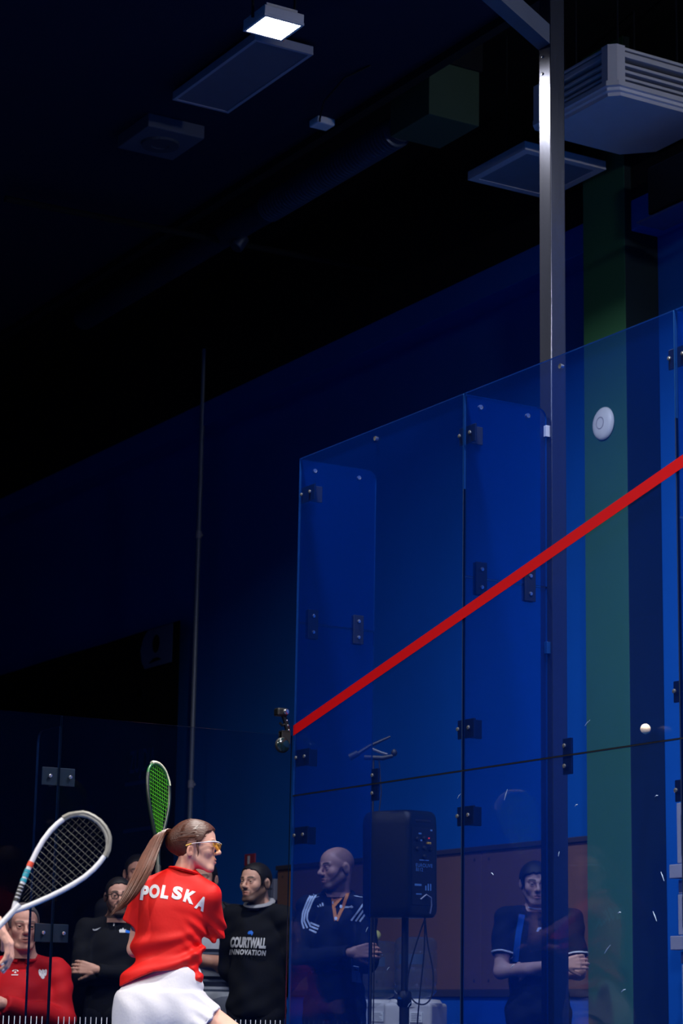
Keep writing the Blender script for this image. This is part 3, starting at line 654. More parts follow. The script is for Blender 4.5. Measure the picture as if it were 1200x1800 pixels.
# ------------------------------------------------------------------ implicit-surface modelling for people
def V3(p): return np.array(p, dtype=np.float64)
class Shape:
    """list of blended round shapes evaluated on a grid and skinned with surface nets"""
    def __init__(s): s.ops = []
    def rc(s, a, b, ra, rb=None, k=0.02, mode='u', cuts=None):
        a, b = V3(a), V3(b); rb = ra if rb is None else rb
        c = (a+b)/2; s.ops.append(('rc', mode, k, c, np.linalg.norm(a-b)/2+max(ra, rb), (a, b, ra, rb), cuts)); return s
    def el(s, c, r, Rm=None, k=0.02, mode='u', cuts=None):
        c, r = V3(c), V3(r if hasattr(r, '__len__') else (r, r, r))
        s.ops.append(('el', mode, k, c, float(max(r)), (c, r, None if Rm is None else np.array(Rm)), cuts)); return s
    def fn(s, f, mode='i', k=0.004):
        s.ops.append(('fn', mode, k, None, 1e9, f, None)); return s
    def copy(s):
        t = Shape(); t.ops = list(s.ops); return t
    def ev(s, P, lo=None, hi=None):
        d = np.full(P.shape[:-1], 0.5)
        for typ, mode, k, c, rad, dat, cuts in s.ops:
            if lo is not None and c is not None:
                q = np.clip(c, lo, hi)
                if np.linalg.norm(q-c) > rad+k+0.03: continue
            if typ == 'rc':
                a, b, ra, rb = dat; ab = b-a; L2 = max(float(ab@ab), 1e-12); pa = P-a
                t = np.clip((pa@ab)/L2, 0, 1)
                e = np.sqrt(((pa-t[..., None]*ab)**2).sum(-1))-(ra+(rb-ra)*t)
            elif typ == 'el':
                c0, r, Rm = dat; q = P-c0
                if Rm is not None: q = q@Rm
                k0 = np.sqrt(((q/r)**2).sum(-1)); k1 = np.sqrt(((q/(r*r))**2).sum(-1))+1e-9
                e = k0*(k0-1)/k1
            else: e = dat(P)
            if cuts:
                for pt, n in cuts: e = np.maximum(e, (P-V3(pt))@V3(n))
            if mode == 'u':
                h = np.clip(0.5+0.5*(d-e)/k, 0, 1); d = d*(1-h)+e*h-k*h*(1-h)
            elif mode == 's':
                h = np.clip(0.5-0.5*(d+e)/k, 0, 1); d = d*(1-h)+(-e)*h+k*h*(1-h)
            elif mode == 'i':
                h = np.clip(0.5-0.5*(d-e)/k, 0, 1); d = d*(1-h)+e*h+k*h*(1-h)
            elif mode == 'add': d = d+e
        return d
    def net(s, lo, hi, h):
        lo, hi = V3(lo), V3(hi); n = np.maximum(np.ceil((hi-lo)/h).astype(int)+1, 3)
        ax = [lo[i]+h*np.arange(n[i]) for i in range(3)]
        d = np.empty(tuple(n), np.float32); B = 14
        nb = [range(0, n[i], B) for i in range(3)]; half = h*(B-1)/2
        blocks = [(i, j, k) for i in nb[0] for j in nb[1] for k in nb[2]]
        cen = np.array([[lo[q]+h*b[q]+half for q in range(3)] for b in blocks]); dc = s.ev(cen, lo, hi); lim = half*1.7321*1.5+.012
        for b, c0, dv in zip(blocks, cen, dc):
            S_ = tuple(slice(b[q], min(b[q]+B, n[q])) for q in range(3))
            if abs(dv) > lim: d[S_] = dv; continue
            P = np.stack(np.meshgrid(*[ax[q][S_[q]] for q in range(3)], indexing='ij'), -1)
            d[S_] = s.ev(P, c0-half, c0+half)
        ins = d < 0
        N = tuple(n-1); cnt = np.zeros(N, int); acc = np.zeros(N+(3,)); num = np.zeros(N)
        sl = lambda o: tuple(slice(o[i], o[i]+N[i]) for i in range(3))
        C = [(i, j, k) for i in (0, 1) for j in (0, 1) for k in (0, 1)]
        for o in C: cnt += ins[sl(o)]
        for o in C:
            for axn in range(3):
                if o[axn]: continue
                o2 = list(o); o2[axn] = 1
                d0, d1 = d[sl(o)], d[sl(tuple(o2))]; m = (d0 < 0) != (d1 < 0)
                t = np.where(m, d0/np.where(m, d0-d1, 1), 0)
                for q in range(3): acc[..., q] += np.where(m, o[q]+(t if q == axn else 0), 0)
                num += m
        act = (cnt > 0) & (cnt < 8)
        idx = -np.ones(N, int); ids = np.argwhere(act); idx[act] = np.arange(len(ids))
        vs = (acc[act]/num[act][:, None]+ids)*h+lo
        F = []
        for axn in range(3):
            o2 = [0, 0, 0]; o2[axn] = 1
            A = ins[tuple(slice(0, n[i]-o2[i]) for i in range(3))]; B = ins[tuple(slice(o2[i], n[i]) for i in range(3))]
            e = np.argwhere(A != B); u, v = (axn+1) % 3, (axn+2) % 3
            ok = (e[:, u] > 0) & (e[:, v] > 0) & (e[:, u] < n[u]-1) & (e[:, v] < n[v]-1); e = e[ok]
            if not len(e): continue
            def cell(du, dv):
                c = e.copy(); c[:, u] -= du; c[:, v] -= dv; return idx[c[:, 0], c[:, 1], c[:, 2]]
            q = np.stack([cell(0, 0), cell(1, 0), cell(1, 1), cell(0, 1)], 1)
            fl = ~A[e[:, 0], e[:, 1], e[:, 2]]; q[fl] = q[fl][:, ::-1]
            F.append(q)
        F = np.concatenate(F) if F else np.zeros((0, 4), int)
        return vs, F[(F >= 0).all(1)]
    def bounds(s, pad=0.02):
        lo = np.full(3, 1e9); hi = -lo
        for typ, mode, k, c, rad, dat, cuts in s.ops:
            if mode != 'u' or c is None: continue
            if typ == 'rc':
                a, b, ra, rb = dat; lo = np.minimum(lo, np.minimum(a-ra, b-rb)); hi = np.maximum(hi, np.maximum(a+ra, b+rb))
            else: lo = np.minimum(lo, c-rad); hi = np.maximum(hi, c+rad)
        return lo-pad, hi+pad

def make_obj(name, parts, m, parent, colfn=None):
    vs = np.concatenate([p[0] for p in parts]); off = 0; fs = []
    for p in parts: fs.append(p[1]+off); off += len(p[0])
    fs = np.concatenate(fs)
    me = bpy.data.meshes.new(name); me.from_pydata(vs.tolist(), [], fs.tolist())
    me.polygons.foreach_set('use_smooth', np.ones(len(fs), bool))
    if colfn is not None:
        ca = me.color_attributes.new('Col', 'FLOAT_COLOR', 'POINT'); c = colfn(vs); c = np.concatenate([c, np.ones((len(c), 1))], 1)
        ca.data.foreach_set('color', c.ravel().astype(np.float32))
    me.materials.append(m); me.update()
    o = bpy.data.objects.new(name, me); COL.objects.link(o)
    if parent is not None: o.parent = parent
    return o
def mesh_shape(name, sh, h, m, parent, box=None, colfn=None):
    lo, hi = box if box else sh.bounds()
    return make_obj(name, [sh.net(lo, hi, h)], m, parent, colfn)

def rotm(yaw=0, pitch=0, roll=0):
    """head/torso turn: yaw>0 looks to picture right, pitch>0 looks up, roll>0 tips the crown to picture right"""
    return np.array(Matrix.Rotation(yaw, 3, 'Z') @ Matrix.Rotation(-pitch, 3, 'X') @ Matrix.Rotation(roll, 3, 'Y'))

def head_shape(sh, c, Rm, sc=1.0, fem=False, ears=True, neck=None, neck_r=0.055, jaw=1.0, nose=1.0):
    T = lambda p: V3(c)+Rm@(V3(p)*sc)
    r = lambda q: V3(q)*sc if hasattr(q, '__len__') else q*sc
    sh.el(T((0, .012, .028)), r((.074, .095, .084)), Rm, k=.02)
    sh.el(T((0, -.030, .036)), r((.062, .058, .058)), Rm, k=.02)
    sh.el(T((0, -.038, -.030)), r((.058, .050, .076)), Rm, k=.02)
    for s in (-1, 1):
        sh.rc(T((s*.050*jaw, .010, -.045)), T((s*.028*jaw, -.062, -.098)), .019*sc, .015*sc, k=.02)
        sh.el(T((s*.041, -.058, -.022)), r(.022), k=.02)
    sh.rc(T((-.016*jaw, -.074, -.101)), T((.016*jaw, -.074, -.101)), .015*sc, k=.018)
    sh.el(T((0, -.076, -.066)), r((.028, .018, .026)), Rm, k=.016)
    if neck is not None:
        sh.rc(T((0, .026, -.055)), neck, neck_r*sc, neck_r*sc*1.12, k=.025)
    for s in (-1, 1):
        sh.rc(T((s*.042, -.074, .020)), T((s*.008, -.088, .017)), (.010 if not fem else .008)*sc, k=.012)
        sh.el(T((s*.032, -.100, .000)), r((.019, .017, .012)), Rm, k=.012, mode='s')
    sh.rc(T((0, -.088, .012)), T((0, -.110*nose**.1, -.024)), .0072*sc*nose, .0090*sc*nose, k=.010)
    sh.el(T((0, -.1105, -.0285)), r(.0100*nose), k=.012)
    for s in (-1, 1): sh.el(T((s*.0110, -.0985, -.0330)), r(.0080*nose), k=.010)
    for s in (-1, 1):
        sh.rc(T((s*.023, -.0835, -.0625)), T((s*.003, -.0925, -.0600)), .0034*sc, .0048*sc, k=.008)
        sh.rc(T((s*.019, -.0840, -.0705)), T((0, -.0915, -.0720)), .0038*sc, .0056*sc, k=.008)
        sh.el(T((s*.031, -.076, -.001)), r(.0146), k=.004)
        sh.el(T((s*.031, -.0925, -.0012)), r((.0132, .0085, .0036)), Rm, k=.002, mode='s')
    sh.el(T((0, -.0965, -.0658)), r((.022, .008, .0014)), Rm, k=.003, mode='s')
    if ears:
        for s in (-1, 1):
            sh.el(T((s*.078, .014, -.006)), r((.0075, .019, .031)), Rm@rotm(s*R_(-18)), k=.008)
            sh.el(T((s*.088, .009, -.001)), r((.0075, .0095, .017)), Rm@rotm(s*R_(-18)), k=.006, mode='s')
    return T

def smooth(x, a, b):
    t = np.clip((x-a)/(b-a), 0, 1); return t*t*(3-2*t)

def face_colours(T0, Rm, sc, skin, lip, brow, beard=None, bcol=None, stubble=0.0, bald_shadow=0.0, brow_w=1.0, cheek=0.12):
    skin, lip, brow = V3(skin), V3(lip), V3(brow)
    def f(vs):
        q = ((vs-T0)@Rm)/sc; x, y, z = q[:, 0], q[:, 1], q[:, 2]; ax = np.abs(x)
        c = np.repeat(skin[None], len(vs), 0).copy()
        near = (np.linalg.norm(q, axis=1) < 0.15)
        ck = np.exp(-(((ax-.040)/.022)**2+((z+.030)/.024)**2))*(y < -.03)*near*cheek
        c = c*(1-ck[:, None])+ck[:, None]*V3((skin[0]*1.05, skin[1]*.62, skin[2]*.6))
        if beard is not None:
            zl = np.interp(-y, [-.01, .02, .035, .055, .075, .09], [.012, .004, -.022, -.048, -.064, -.078])
            m = smooth(zl-z, -.004, .008)*smooth(-y, -.030, -.012)*(z > -.132)
            must = smooth(-z, .042, .047)*smooth(z, -.0585, -.0555)*smooth(.030-ax, 0, .006)*(y < -.07)
            sides = smooth(ax, .022, .027)*smooth(.036-ax, 0, .006)*smooth(-z, .046, .052)*(y < -.06)
            m = np.maximum(np.maximum(m, must*.85), sides*.8)*near
            c = c*(1-m[:, None]*beard[1])+V3(bcol)*m[:, None]*beard[1]
        lp = np.exp(-((ax/.024)**4))*(np.exp(-(((z+.0605)/.0045)**2))+np.exp(-(((z+.0718)/.0055)**2)))*(y < -.076)*near
        lp = np.clip(lp, 0, 1)*0.8; c = c*(1-lp[:, None])+lip*lp[:, None]
        ln = np.exp(-((ax/.022)**4))*np.exp(-(((z+.0658)/.0020)**2))*(y < -.076)*near; c *= (1-0.75*ln)[:, None]
        bz = .0215+.004*np.clip(1-((ax-.032)/.022)**2, 0, 1)
        bw = np.exp(-(((z-bz)/(.0042*brow_w))**2))*smooth(ax, .009, .015)*smooth(.055-ax, 0, .010)*(y < -.05)*near
        bw = np.clip(bw*1.25, 0, 1); c = c*(1-bw[:, None])+brow*bw[:, None]
        ey = np.exp(-(((z-.0045)/.0022)**2))*smooth(.017-np.abs(ax-.031), 0, .004)*(y < -.072)*near*0.85
        c = c*(1-ey[:, None])+brow*0.4*ey[:, None]
        if bald_shadow:
            hz = np.interp(y, [-.12, -.06, -.03, .0, .04, .1], [.12, .085, .05, .03, .01, -.03])
            m = smooth(z-hz, -.008, .012)*near*bald_shadow; m *= smooth(-(z-.115+.6*(np.abs(y-.02))), -.02, .03)
            c = c*(1-m[:, None])+brow*m[:, None]
        return np.clip(c, 0, 1)
    return f

def add_eyes(T, Rm, sc, parent, look=(0, 0), iris=(0.05, 0.03, 0.02)):
    for s in (-1, 1):
        c = T((s*.031, -.0765, -.001)); b = MB(); b.sphere((0, 0, 0), .0125*sc, 20, 14)
        o = b.build('eye', mat('eye_surface', (1, 1, 1), 0.15, attr='Col', var=0.0), parent, smooth=True, world=False)
        d = Rm@V3((math.sin(look[0]), -math.cos(look[0]), math.sin(look[1]))); d /= np.linalg.norm(d)
        ca = o.data.color_attributes.new('Col', 'FLOAT_COLOR', 'POINT')
        for i, v in enumerate(o.data.vertices):
            t = float(np.dot(V3(v.co)/(.0125*sc), d))
            ca.data[i].color = (0.01, 0.01, 0.01, 1) if t > .955 else ((*iris, 1) if t > .84 else (0.40, 0.37, 0.36, 1))
        o.location = c

def hair_shape(sh0, T0, Rm, sc, line, thick=.008, back=None, ear_gap=True, nape=-.085):
    """cap of hair: the head pushed out, kept above a hairline that runs front to back"""
    ys, zs = zip(*line)
    sh = Shape(); sh.ops = [o for o in sh0.ops]
    c0 = V3(T0)
    sh.fn(lambda P: -thick, 'add')
    def keep(P):
        q = ((P-c0)@Rm)/sc; hz = np.interp(q[..., 1], ys, zs)
        wob = .003*np.sin(q[..., 0]*170)+.002*np.sin(q[..., 0]*410+q[..., 1]*300)
        d = (hz+wob-q[..., 2])*.8*sc
        if ear_gap:
            e = .026-np.sqrt((q[..., 1]-.010)**2+((q[..., 2]+.006)*.72)**2); e = np.minimum(e, np.abs(q[..., 0])-.060)
            d = np.maximum(d, e*sc)
        return d
    sh.fn(keep, 'i', .005)
    return sh

def hand_shape(sh, wrist, d, n, side, sc=1.0, curl=(0.35, 0.5, 0.4), spread=0.05, thumb=(0.5, 0.4), curls=None):
    """palm, four fingers and a thumb; d points along the fingers, n out of the palm, side to the thumb"""
    w, d, n = V3(wrist), V3(d), V3(n); d = d/np.linalg.norm(d); n = n-d*(n@d); n /= np.linalg.norm(n)
    t = np.cross(d, n)*side                                    # towards the thumb
    tips = []
    Ls = ((.043, .026, .021), (.047, .030, .023), (.043, .028, .022), (.034, .021, .019))
    for i, L in enumerate(Ls):
        off = (1.5-i)*.0205*sc; kn = w+d*(.092-.004*abs(i-1.2))*sc+t*off-n*.004*sc
        sh.rc(w+t*off*.62+d*.012*sc, kn, .0125*sc, .0112*sc, k=.012*sc)
        a = 0; p = kn; cc = curls[i] if curls else curl
        dd = d+t*(1.5-i)*spread; dd = dd/np.linalg.norm(dd)
        for j in range(3):
            a += cc[j]; v = dd*math.cos(a)+n*math.sin(a); q = p+v*L[j]*sc
            sh.rc(p, q, (.0098-.0010*j)*sc, (.0090-.0011*j)*sc, k=.003*sc); p = q
        tips.append((p, v, -(-dd*math.sin(a)+n*math.cos(a))))
    b0 = w+d*.022*sc+t*.022*sc; v = d*.72+t*.62+n*thumb[0]*.5; v /= np.linalg.norm(v); b1 = b0+v*.040*sc
    sh.rc(w+d*.01*sc+t*.008*sc, b0, .014*sc, .0145*sc, k=.01*sc); sh.rc(b0, b1, .0145*sc, .0112*sc, k=.008*sc)
    v2 = v*.8+d*.35+n*thumb[0]*.6; v2 /= np.linalg.norm(v2); b2 = b1+v2*.030*sc; sh.rc(b1, b2, .0108*sc, .0098*sc, k=.004*sc)
    v3 = v2*.85+n*thumb[1]*.7; v3 /= np.linalg.norm(v3); b3 = b2+v3*.024*sc; sh.rc(b2, b3, .0098*sc, .0082*sc, k=.004*sc)
    return tips

def surf_tree(obj):
    me = obj.data; return BVHTree.FromPolygons([v.co.copy() for v in me.vertices], [tuple(p.vertices) for p in me.polygons])
def project_bm(b, place, tree, direction=(0, 1, 0), lift=0.003, dist=2.0):
    """drop flat lettering onto a garment along a direction"""
    dv = Vector(direction).normalized(); last = None
    for v in b.verts:
        q = place(v.co); hit = tree.ray_cast(q-dv*0.6, dv, dist)
        if hit[0] is None:
            hit = tree.find_nearest(q)
        v.co = hit[0]-dv*lift
    return b
def ribbon(name, pts, width, tree, m, parent, lift=.003, n=24, cast=False):
    """cloth band laid along a path on a garment"""
    P = [Vector(p) for p in pts]; out = []
    L = [0]
    for a, c in zip(P[:-1], P[1:]): L.append(L[-1]+(c-a).length)
    for i in range(n+1):
        s = L[-1]*i/n; k = max(j for j in range(len(P)-1) if L[j] <= s+1e-9); t = (s-L[k])/max(L[k+1]-L[k], 1e-9)
        out.append(P[k].lerp(P[k+1], t))
    rows = []
    if cast:                                                              # drop straight onto the front of the garment
        for i, p in enumerate(out):
            tan = (out[min(i+1, n)]-out[max(i-1, 0)]).normalized(); sd = tan.cross(Vector((0, 1, 0))).normalized(); row = []
            for u in (-0.5, -0.17, 0.17, 0.5):
                q = p+sd*width*u; hit = tree.ray_cast(Vector((q.x, -1.0, q.z)), Vector((0, 1, 0))); co = hit[0] or tree.find_nearest(q)[0]; row.append(co-Vector((0, lift, 0)))
            rows.append(row)
        b = MB(); b.grid(rows); return b.build(name, m, parent, smooth=True, world=False, recalc=False)
    for i, p in enumerate(out):
        tan = (out[min(i+1, n)]-out[max(i-1, 0)]).normalized(); co, no, _, _ = tree.find_nearest(p)
        sd = tan.cross(no).normalized(); row = []
        for u in (-0.5, -0.17, 0.17, 0.5):
            co2, no2, _, _ = tree.find_nearest(co+sd*width*u); row.append(co2+no2*lift)
        rows.append(row)
    b = MB(); b.grid(rows); return b.build(name, m, parent, smooth=True, world=False, recalc=False)

class Frame:
    """a spot in the hall seen from the camera: x to the right, y away, z up, on the floor"""
    def __init__(s, px, py, D, floor):
        d = Fv+R2*((px-600)/FPX)-U2*((py-900)/FPX); L = math.hypot(d.x, d.y)
        s.e = Vector((d.x/L, d.y/L, 0)); s.r = Vector((s.e.y, -s.e.x, 0)); s.D = D; s.floor = floor
        s.loc = (s.e.x*D, s.e.y*D, floor); s.rz = math.atan2(s.r.y, s.r.x)
    def P(s, px, py, dy=0.0):
        d = Fv+R2*((px-600)/FPX)-U2*((py-900)/FPX); t = (s.D+dy)/d.dot(s.e)
        return np.array((d.dot(s.r)*t, dy, CAMH+d.z*t-s.floor))

M_skin = mat('skin', (1, 1, 1), 0.5, attr='Col', var=0.05, vscale=60, spec=0.35, sss=0.0, bump=0.04, bscale=500)
M_cloth = {}
def cloth(name, col, rough=0.85, bump=0.1, var=0.06, sheen=0.0): return mat(name, srgb(*col), rough, bump=bump, bscale=90, var=var, vscale=14, spec=0.2, sheen=sheen)
M_hairdark = mat('dark_hair', srgb(22, 18, 18), 0.55, bump=0.25, bscale=700, var=0.25, vscale=120, spec=0.4)

def spectator(name, label, px, crown, D, yaw, head_yaw, head_pitch=0.0, head_roll=0.0, neck_fwd=0.02, skin=(190, 140, 120), top=None, long_sleeve=True, pants=(20, 22, 30),
              arms='crossed', hair=None, hair_mat=None, hair_thick=.008, beard=None, bcol=(30, 24, 22), girth=1.0, seated=False, shoulders=1.0, brow_w=1.2, jaw=1.0, nose=1.0, head_sc=1.0, head_px=None, bald_shadow=0.0, brow=(30, 22, 20), sleeve=0.55, loose=.014, hands='both', floor=None, zs=None, mirror=False, arm_dz=0.0):
    floor = HF if floor is None else floor
    F = Frame(px, crown, D, floor); zc = F.P(px, crown)[2]; H = zc if not seated else zc*1.30
    k = H/1.75
    root = empty(name, F.loc, F.rz, label=label, cat='person'); ORG[root.name] = Vector((0, 0, 0))
    up = zc-H                                                             # seated figures are lowered
    Rt = rotm(yaw); W = lambda p: Rt@(V3(p)*V3((1, 1, 1))*k)+V3((0, 0, up))
    msx = -1 if mirror else 1
    zs = zs or 1.43; sw = .185*shoulders
    hc = W((0, -neck_fwd, 1.75-.114)); 
    if head_px is not None:
        q = F.P(head_px[0], head_px[1], 0); hc[0] = q[0]; hc[2] = q[2]
    Rh = rotm(head_yaw, head_pitch, head_roll)
    nb = W((0, .02, zs+.055))
    A = Shape()                                                           # skin
    hsc = k*head_sc
    T = head_shape(A, hc, Rh, hsc, neck=nb, neck_r=.056 if girth < 1.15 else .064, jaw=jaw, nose=nose)
    T0 = V3(hc)
    headonly = Shape(); head_shape(headonly, hc, Rh, hsc, ears=False, jaw=jaw, nose=nose); 
    # limbs
    S = {s: W((s*sw, .005, zs)) for s in (-1, 1)}
    if arms == 'crossed':
        E = {s: W((s*(sw+.028), -.06, zs-.295)) for s in (-1, 1)}
        a = msx
        fy = -max(girth-1, 0)*.16-loose*.6
        Wr = {a: W((-a*.115, -.215+fy, zs-.250)), -a: W((a*.075, -.135+fy, zs-.285))}
        for s in (-1, 1): E[s] = E[s]+Rt@V3((0, fy*.7, 0))+V3((0, 0, arm_dz*.7)); Wr[s] = Wr[s]+V3((0, 0, arm_dz))
        hd = {a: Rt@V3((-a*.9, .1, .12)), -a: Rt@V3((a*.55, .85, .05))}; hn = {s: Rt@V3((0, 1, -.1)) for s in (-1, 1)}
    elif arms == 'down':
        E = {s: W((s*(sw+.050), .05, zs-.30)) for s in (-1, 1)}; Wr = {s: W((s*(sw-.03), -.10, zs-.48)) for s in (-1, 1)}
        hd = {s: Rt@V3((-s*.5, -.2, -.8)) for s in (-1, 1)}; hn = {s: Rt@V3((-s, .2, 0)) for s in (-1, 1)}
    elif arms == 'behind':
        E = {s: W((s*(sw+.045), .085, zs-.29)) for s in (-1, 1)}; Wr = {s: W((s*.06, .17, zs-.45)) for s in (-1, 1)}
        hd = {s: Rt@V3((-s*.8, .1, -.5)) for s in (-1, 1)}; hn = {s: Rt@V3((0, -1, 0)) for s in (-1, 1)}
    elif 'abs' in arms:
        q_ = arms['abs'](F); E, Wr, hd, hn = q_['E'], q_['W'], q_['d'], q_['n']
    else:                                                                 # explicit dictionary
        E = {s: W(arms['E'][s]) for s in (-1, 1)}; Wr = {s: W(arms['W'][s]) for s in (-1, 1)}; hd = {s: Rt@V3(arms['d'][s]) for s in (-1, 1)}; hn = {s: Rt@V3(arms['n'][s]) for s in (-1, 1)}
    body = Shape()
    def torso(sh, t, kk=.05):
        sh.el(W((0, .005, 1.27)), (.152*shoulders*girth*k+t, .112*girth*k+t, .160*k+t), Rt, k=kk)
        sh.el(W((0, .0, 1.09)), (.142*girth*k+t, .105*girth**1.3*k+t, .17*k+t), Rt, k=kk)
        sh.el(W((0, .01, .93)), (.160*girth*k+t, .118*girth*k+t, .13*k+t), Rt, k=kk)
        for s in (-1, 1): sh.rc(W((s*.045, .015, zs+.038)), S[s], .040*k+t*.5, .048*k+t*.5, k=kk*.7)
    torso(body, 0.0)
    for s in (-1, 1):
        body.rc(S[s], E[s], .047*k*girth**.5, .039*k, k=.03); body.rc(E[s], Wr[s], .039*k, .026*k, k=.02)
        hand_shape(body, Wr[s], hd[s], hn[s], s if not seated else s, k, curl=(.45, .5, .35))
    if not seated:
        for s in (-1, 1):
            Hp, Kn, An = W((s*.085, .0, .90)), W((s*.10, -.03, .48)), W((s*.115, .02, .085))
            body.rc(Hp, Kn, .082*k*girth**.5, .055*k, k=.03); body.rc(Kn, An, .054*k, .036*k, k=.02); body.rc(An, W((s*.13, -.13, .035)), .036*k, .030*k, k=.02)
    else:
        for s in (-1, 1):
            Hp, Kn, An = W((s*.085, .0, .92)), W((s*.12, -.42, .93)), W((s*.12, -.40, .50))
            body.rc(Hp, Kn, .085*k*girth**.5, .058*k, k=.03); body.rc(Kn, An, .056*k, .036*k, k=.02); body.rc(An, W((s*.13, -.53, .46)), .036*k, .030*k, k=.02)
    full = Shape(); full.ops = A.ops+body.ops
    hl, hh = hc-.16*hsc/1.0, hc+.15*hsc
    sk = srgb(*skin); colf = face_colours(T0, Rh, hsc, sk, (sk[0]*.75, sk[1]*.42, sk[2]*.42), srgb(*brow), beard, srgb(*bcol), brow_w=brow_w, bald_shadow=bald_shadow)
    lo, hi = body.bounds(); hi[2] = hl[2]+.012
    parts = [full.net(hl, hh, .0034*hsc), body.net(lo, hi, .0125)]
    # hands again on a fine grid
    for s in (-1, 1):
        hs = Shape(); hand_shape(hs, Wr[s], hd[s], hn[s], s, k, curl=(.45, .5, .35)); l2, h2 = hs.bounds(.004); parts.append(hs.net(l2, h2, .004))
    bo = make_obj('body', parts, M_skin, root, colf)
    add_eyes(T, Rh, hsc, root)
    if hair:
        hsx = hair_shape(headonly, T0, Rh, hsc, hair, hair_thick); o = make_obj('hair', [hsx.net(hc-.14*hsc, hc+.15*hsc, .004*hsc)], hair_mat or M_hairdark, root)
    # clothes
    g = Shape(); t = loose; torso(g, t, .06)
    for s in (-1, 1):
        if long_sleeve:
            end = Wr[s]-(Wr[s]-E[s])/np.linalg.norm(Wr[s]-E[s])*.015; dv = (Wr[s]-E[s])/np.linalg.norm(Wr[s]-E[s])
            g.rc(S[s], E[s], .048*k*girth**.4+t, .042*k+t, k=.022); g.rc(E[s], end, .042*k+t, .031*k+t*.7, k=.012, cuts=[(end, dv)])
        else:
            dv = (E[s]-S[s])/np.linalg.norm(E[s]-S[s]); end = S[s]+(E[s]-S[s])*sleeve*1.0
            g.rc(S[s], S[s]+(E[s]-S[s])*.95, .049*k*girth**.4+t, .053*k+t, k=.024, cuts=[(end, dv)])
    hem = W((0, 0, .86))[2]
    seed = random.random()*9
    def fold(P):
        u = P[..., 0]*22+P[..., 2]*31+np.sin(P[..., 0]*17+seed)*1.3; v = P[..., 2]*46-P[..., 0]*30+np.sin(P[..., 2]*13+seed)*1.7
        return .0034*np.sin(u+seed)+.0028*np.sin(v)+.0015*np.sin(P[..., 1]*60+P[..., 2]*50)
    g.fn(fold, 'add'); g.fn(lambda P: hem-P[..., 2], 'i', .004)
    lo, hi = g.bounds(.03)
    so = make_obj('top', [g.net(lo, hi, .0095)], top, root)
    p = Shape()
    p.el(W((0, .01, .93)), (.158*girth*k+.012, .12*girth*k+.012, .12*k), Rt, k=.05)
    for s in (-1, 1):
        if not seated:
            Hp, Kn, An = W((s*.085, .0, .90)), W((s*.10, -.03, .48)), W((s*.115, .02, .11)); p.rc(Hp, Kn, .09*k*girth**.5, .068*k, k=.04); p.rc(Kn, An, .066*k, .054*k, k=.03, cuts=[(An, (0, 0, -1))])
        else:
            Hp, Kn, An = W((s*.085, .0, .92)), W((s*.12, -.42, .93)), W((s*.12, -.40, .54)); p.rc(Hp, Kn, .095*k*girth**.5, .07*k, k=.04); p.rc(Kn, An, .066*k, .054*k, k=.03, cuts=[(An, (0, 0, -1))])
    p.fn(fold, 'add')
    mesh_shape('trousers', p, .016, cloth('trousers_%s' % name+str(pants), pants), root)
    for s in (-1, 1):
        sh = Shape(); yo, zo = (.02, 0) if not seated else (-.40, .42)
        sh.rc(W((s*.115, yo+.02, zo+.05)), W((s*.13, yo-.17, zo+.038)), .045*k, .038*k, k=.02); fz = W((0, 0, zo))[2]+.002; sh.fn(lambda P, fz=fz: fz-P[..., 2], 'i', .004)
        mesh_shape('shoe', sh, .010, cloth('shoe_dark', (36, 36, 42), 0.6), root)
    return dict(root=root, F=F, W=W, T=T, Rt=Rt, Rh=Rh, k=k, hc=hc, top=so, S=S, E=E, Wr=Wr, tree=surf_tree(so), hsc=hsc, hd=hd, nb=nb)

def collar(d, name, m, r=.066, w=.012, drop=.0, tilt=.35):
    """band round the neck opening"""
    k = d['k']; c = V3(d['nb'])+V3((0, 0, .030-drop)); pts = []
    for i in range(28):
        a = i*2*math.pi/28; q = d['Rt']@V3((math.cos(a)*r*k, math.sin(a)*r*k*.95-.008, math.sin(a)*tilt*r*k)); pts.append(c+q)
    b = MB(); b.tube([tuple(q) for q in pts], w*k, 8, closed=True, flat=0.55, up=(0, 0, 1)); return b.build(name, m, d['root'], smooth=True, world=False)

def print_on(d, s, px, py, wpx, hpx, m, name='print', rot=0.0, bold=0.0, shear=0.0, spacing=1.0, step=.012, lift=.003, tree=None):
    """lettering on the front of a garment, where the camera sees it"""
    F = d['F']; c = Vector(F.P(px, py, 0)); ca, sa = math.cos(rot), math.sin(rot)
    u = F.D/FPX*1.02; b = text_bm(s, .1, bold=bold*.1, shear=shear, spacing=spacing)
    xs = [v.co.x for v in b.verts]; zz = [v.co.z for v in b.verts]; mx, mz = (min(xs)+max(xs))/2, (min(zz)+max(zz))/2; fx, fz = wpx*u/(max(xs)-min(xs)), hpx*u/(max(zz)-min(zz))
    for v in b.verts: v.co = Vector(((v.co.x-mx)*fx, 0, (v.co.z-mz)*fz))
    for ax, lim in ((0, wpx*u/2), (2, hpx*u/2)):
        t = -lim+step
        while t < lim:
            co = [0, 0, 0]; no = [0, 0, 0]; co[ax] = t; no[ax] = 1
            bmesh.ops.bisect_plane(b, geom=b.verts[:]+b.edges[:]+b.faces[:], plane_co=co, plane_no=no); t += step
    project_bm(b, lambda q: Vector((c.x+q.x*ca+q.z*sa, 0, c.z-q.x*sa+q.z*ca)), tree or d['tree'], (0, 1, 0), lift)
    mb = MB(); mb.merge(b); return mb.build(name, m, d['root'], world=False, recalc=False)
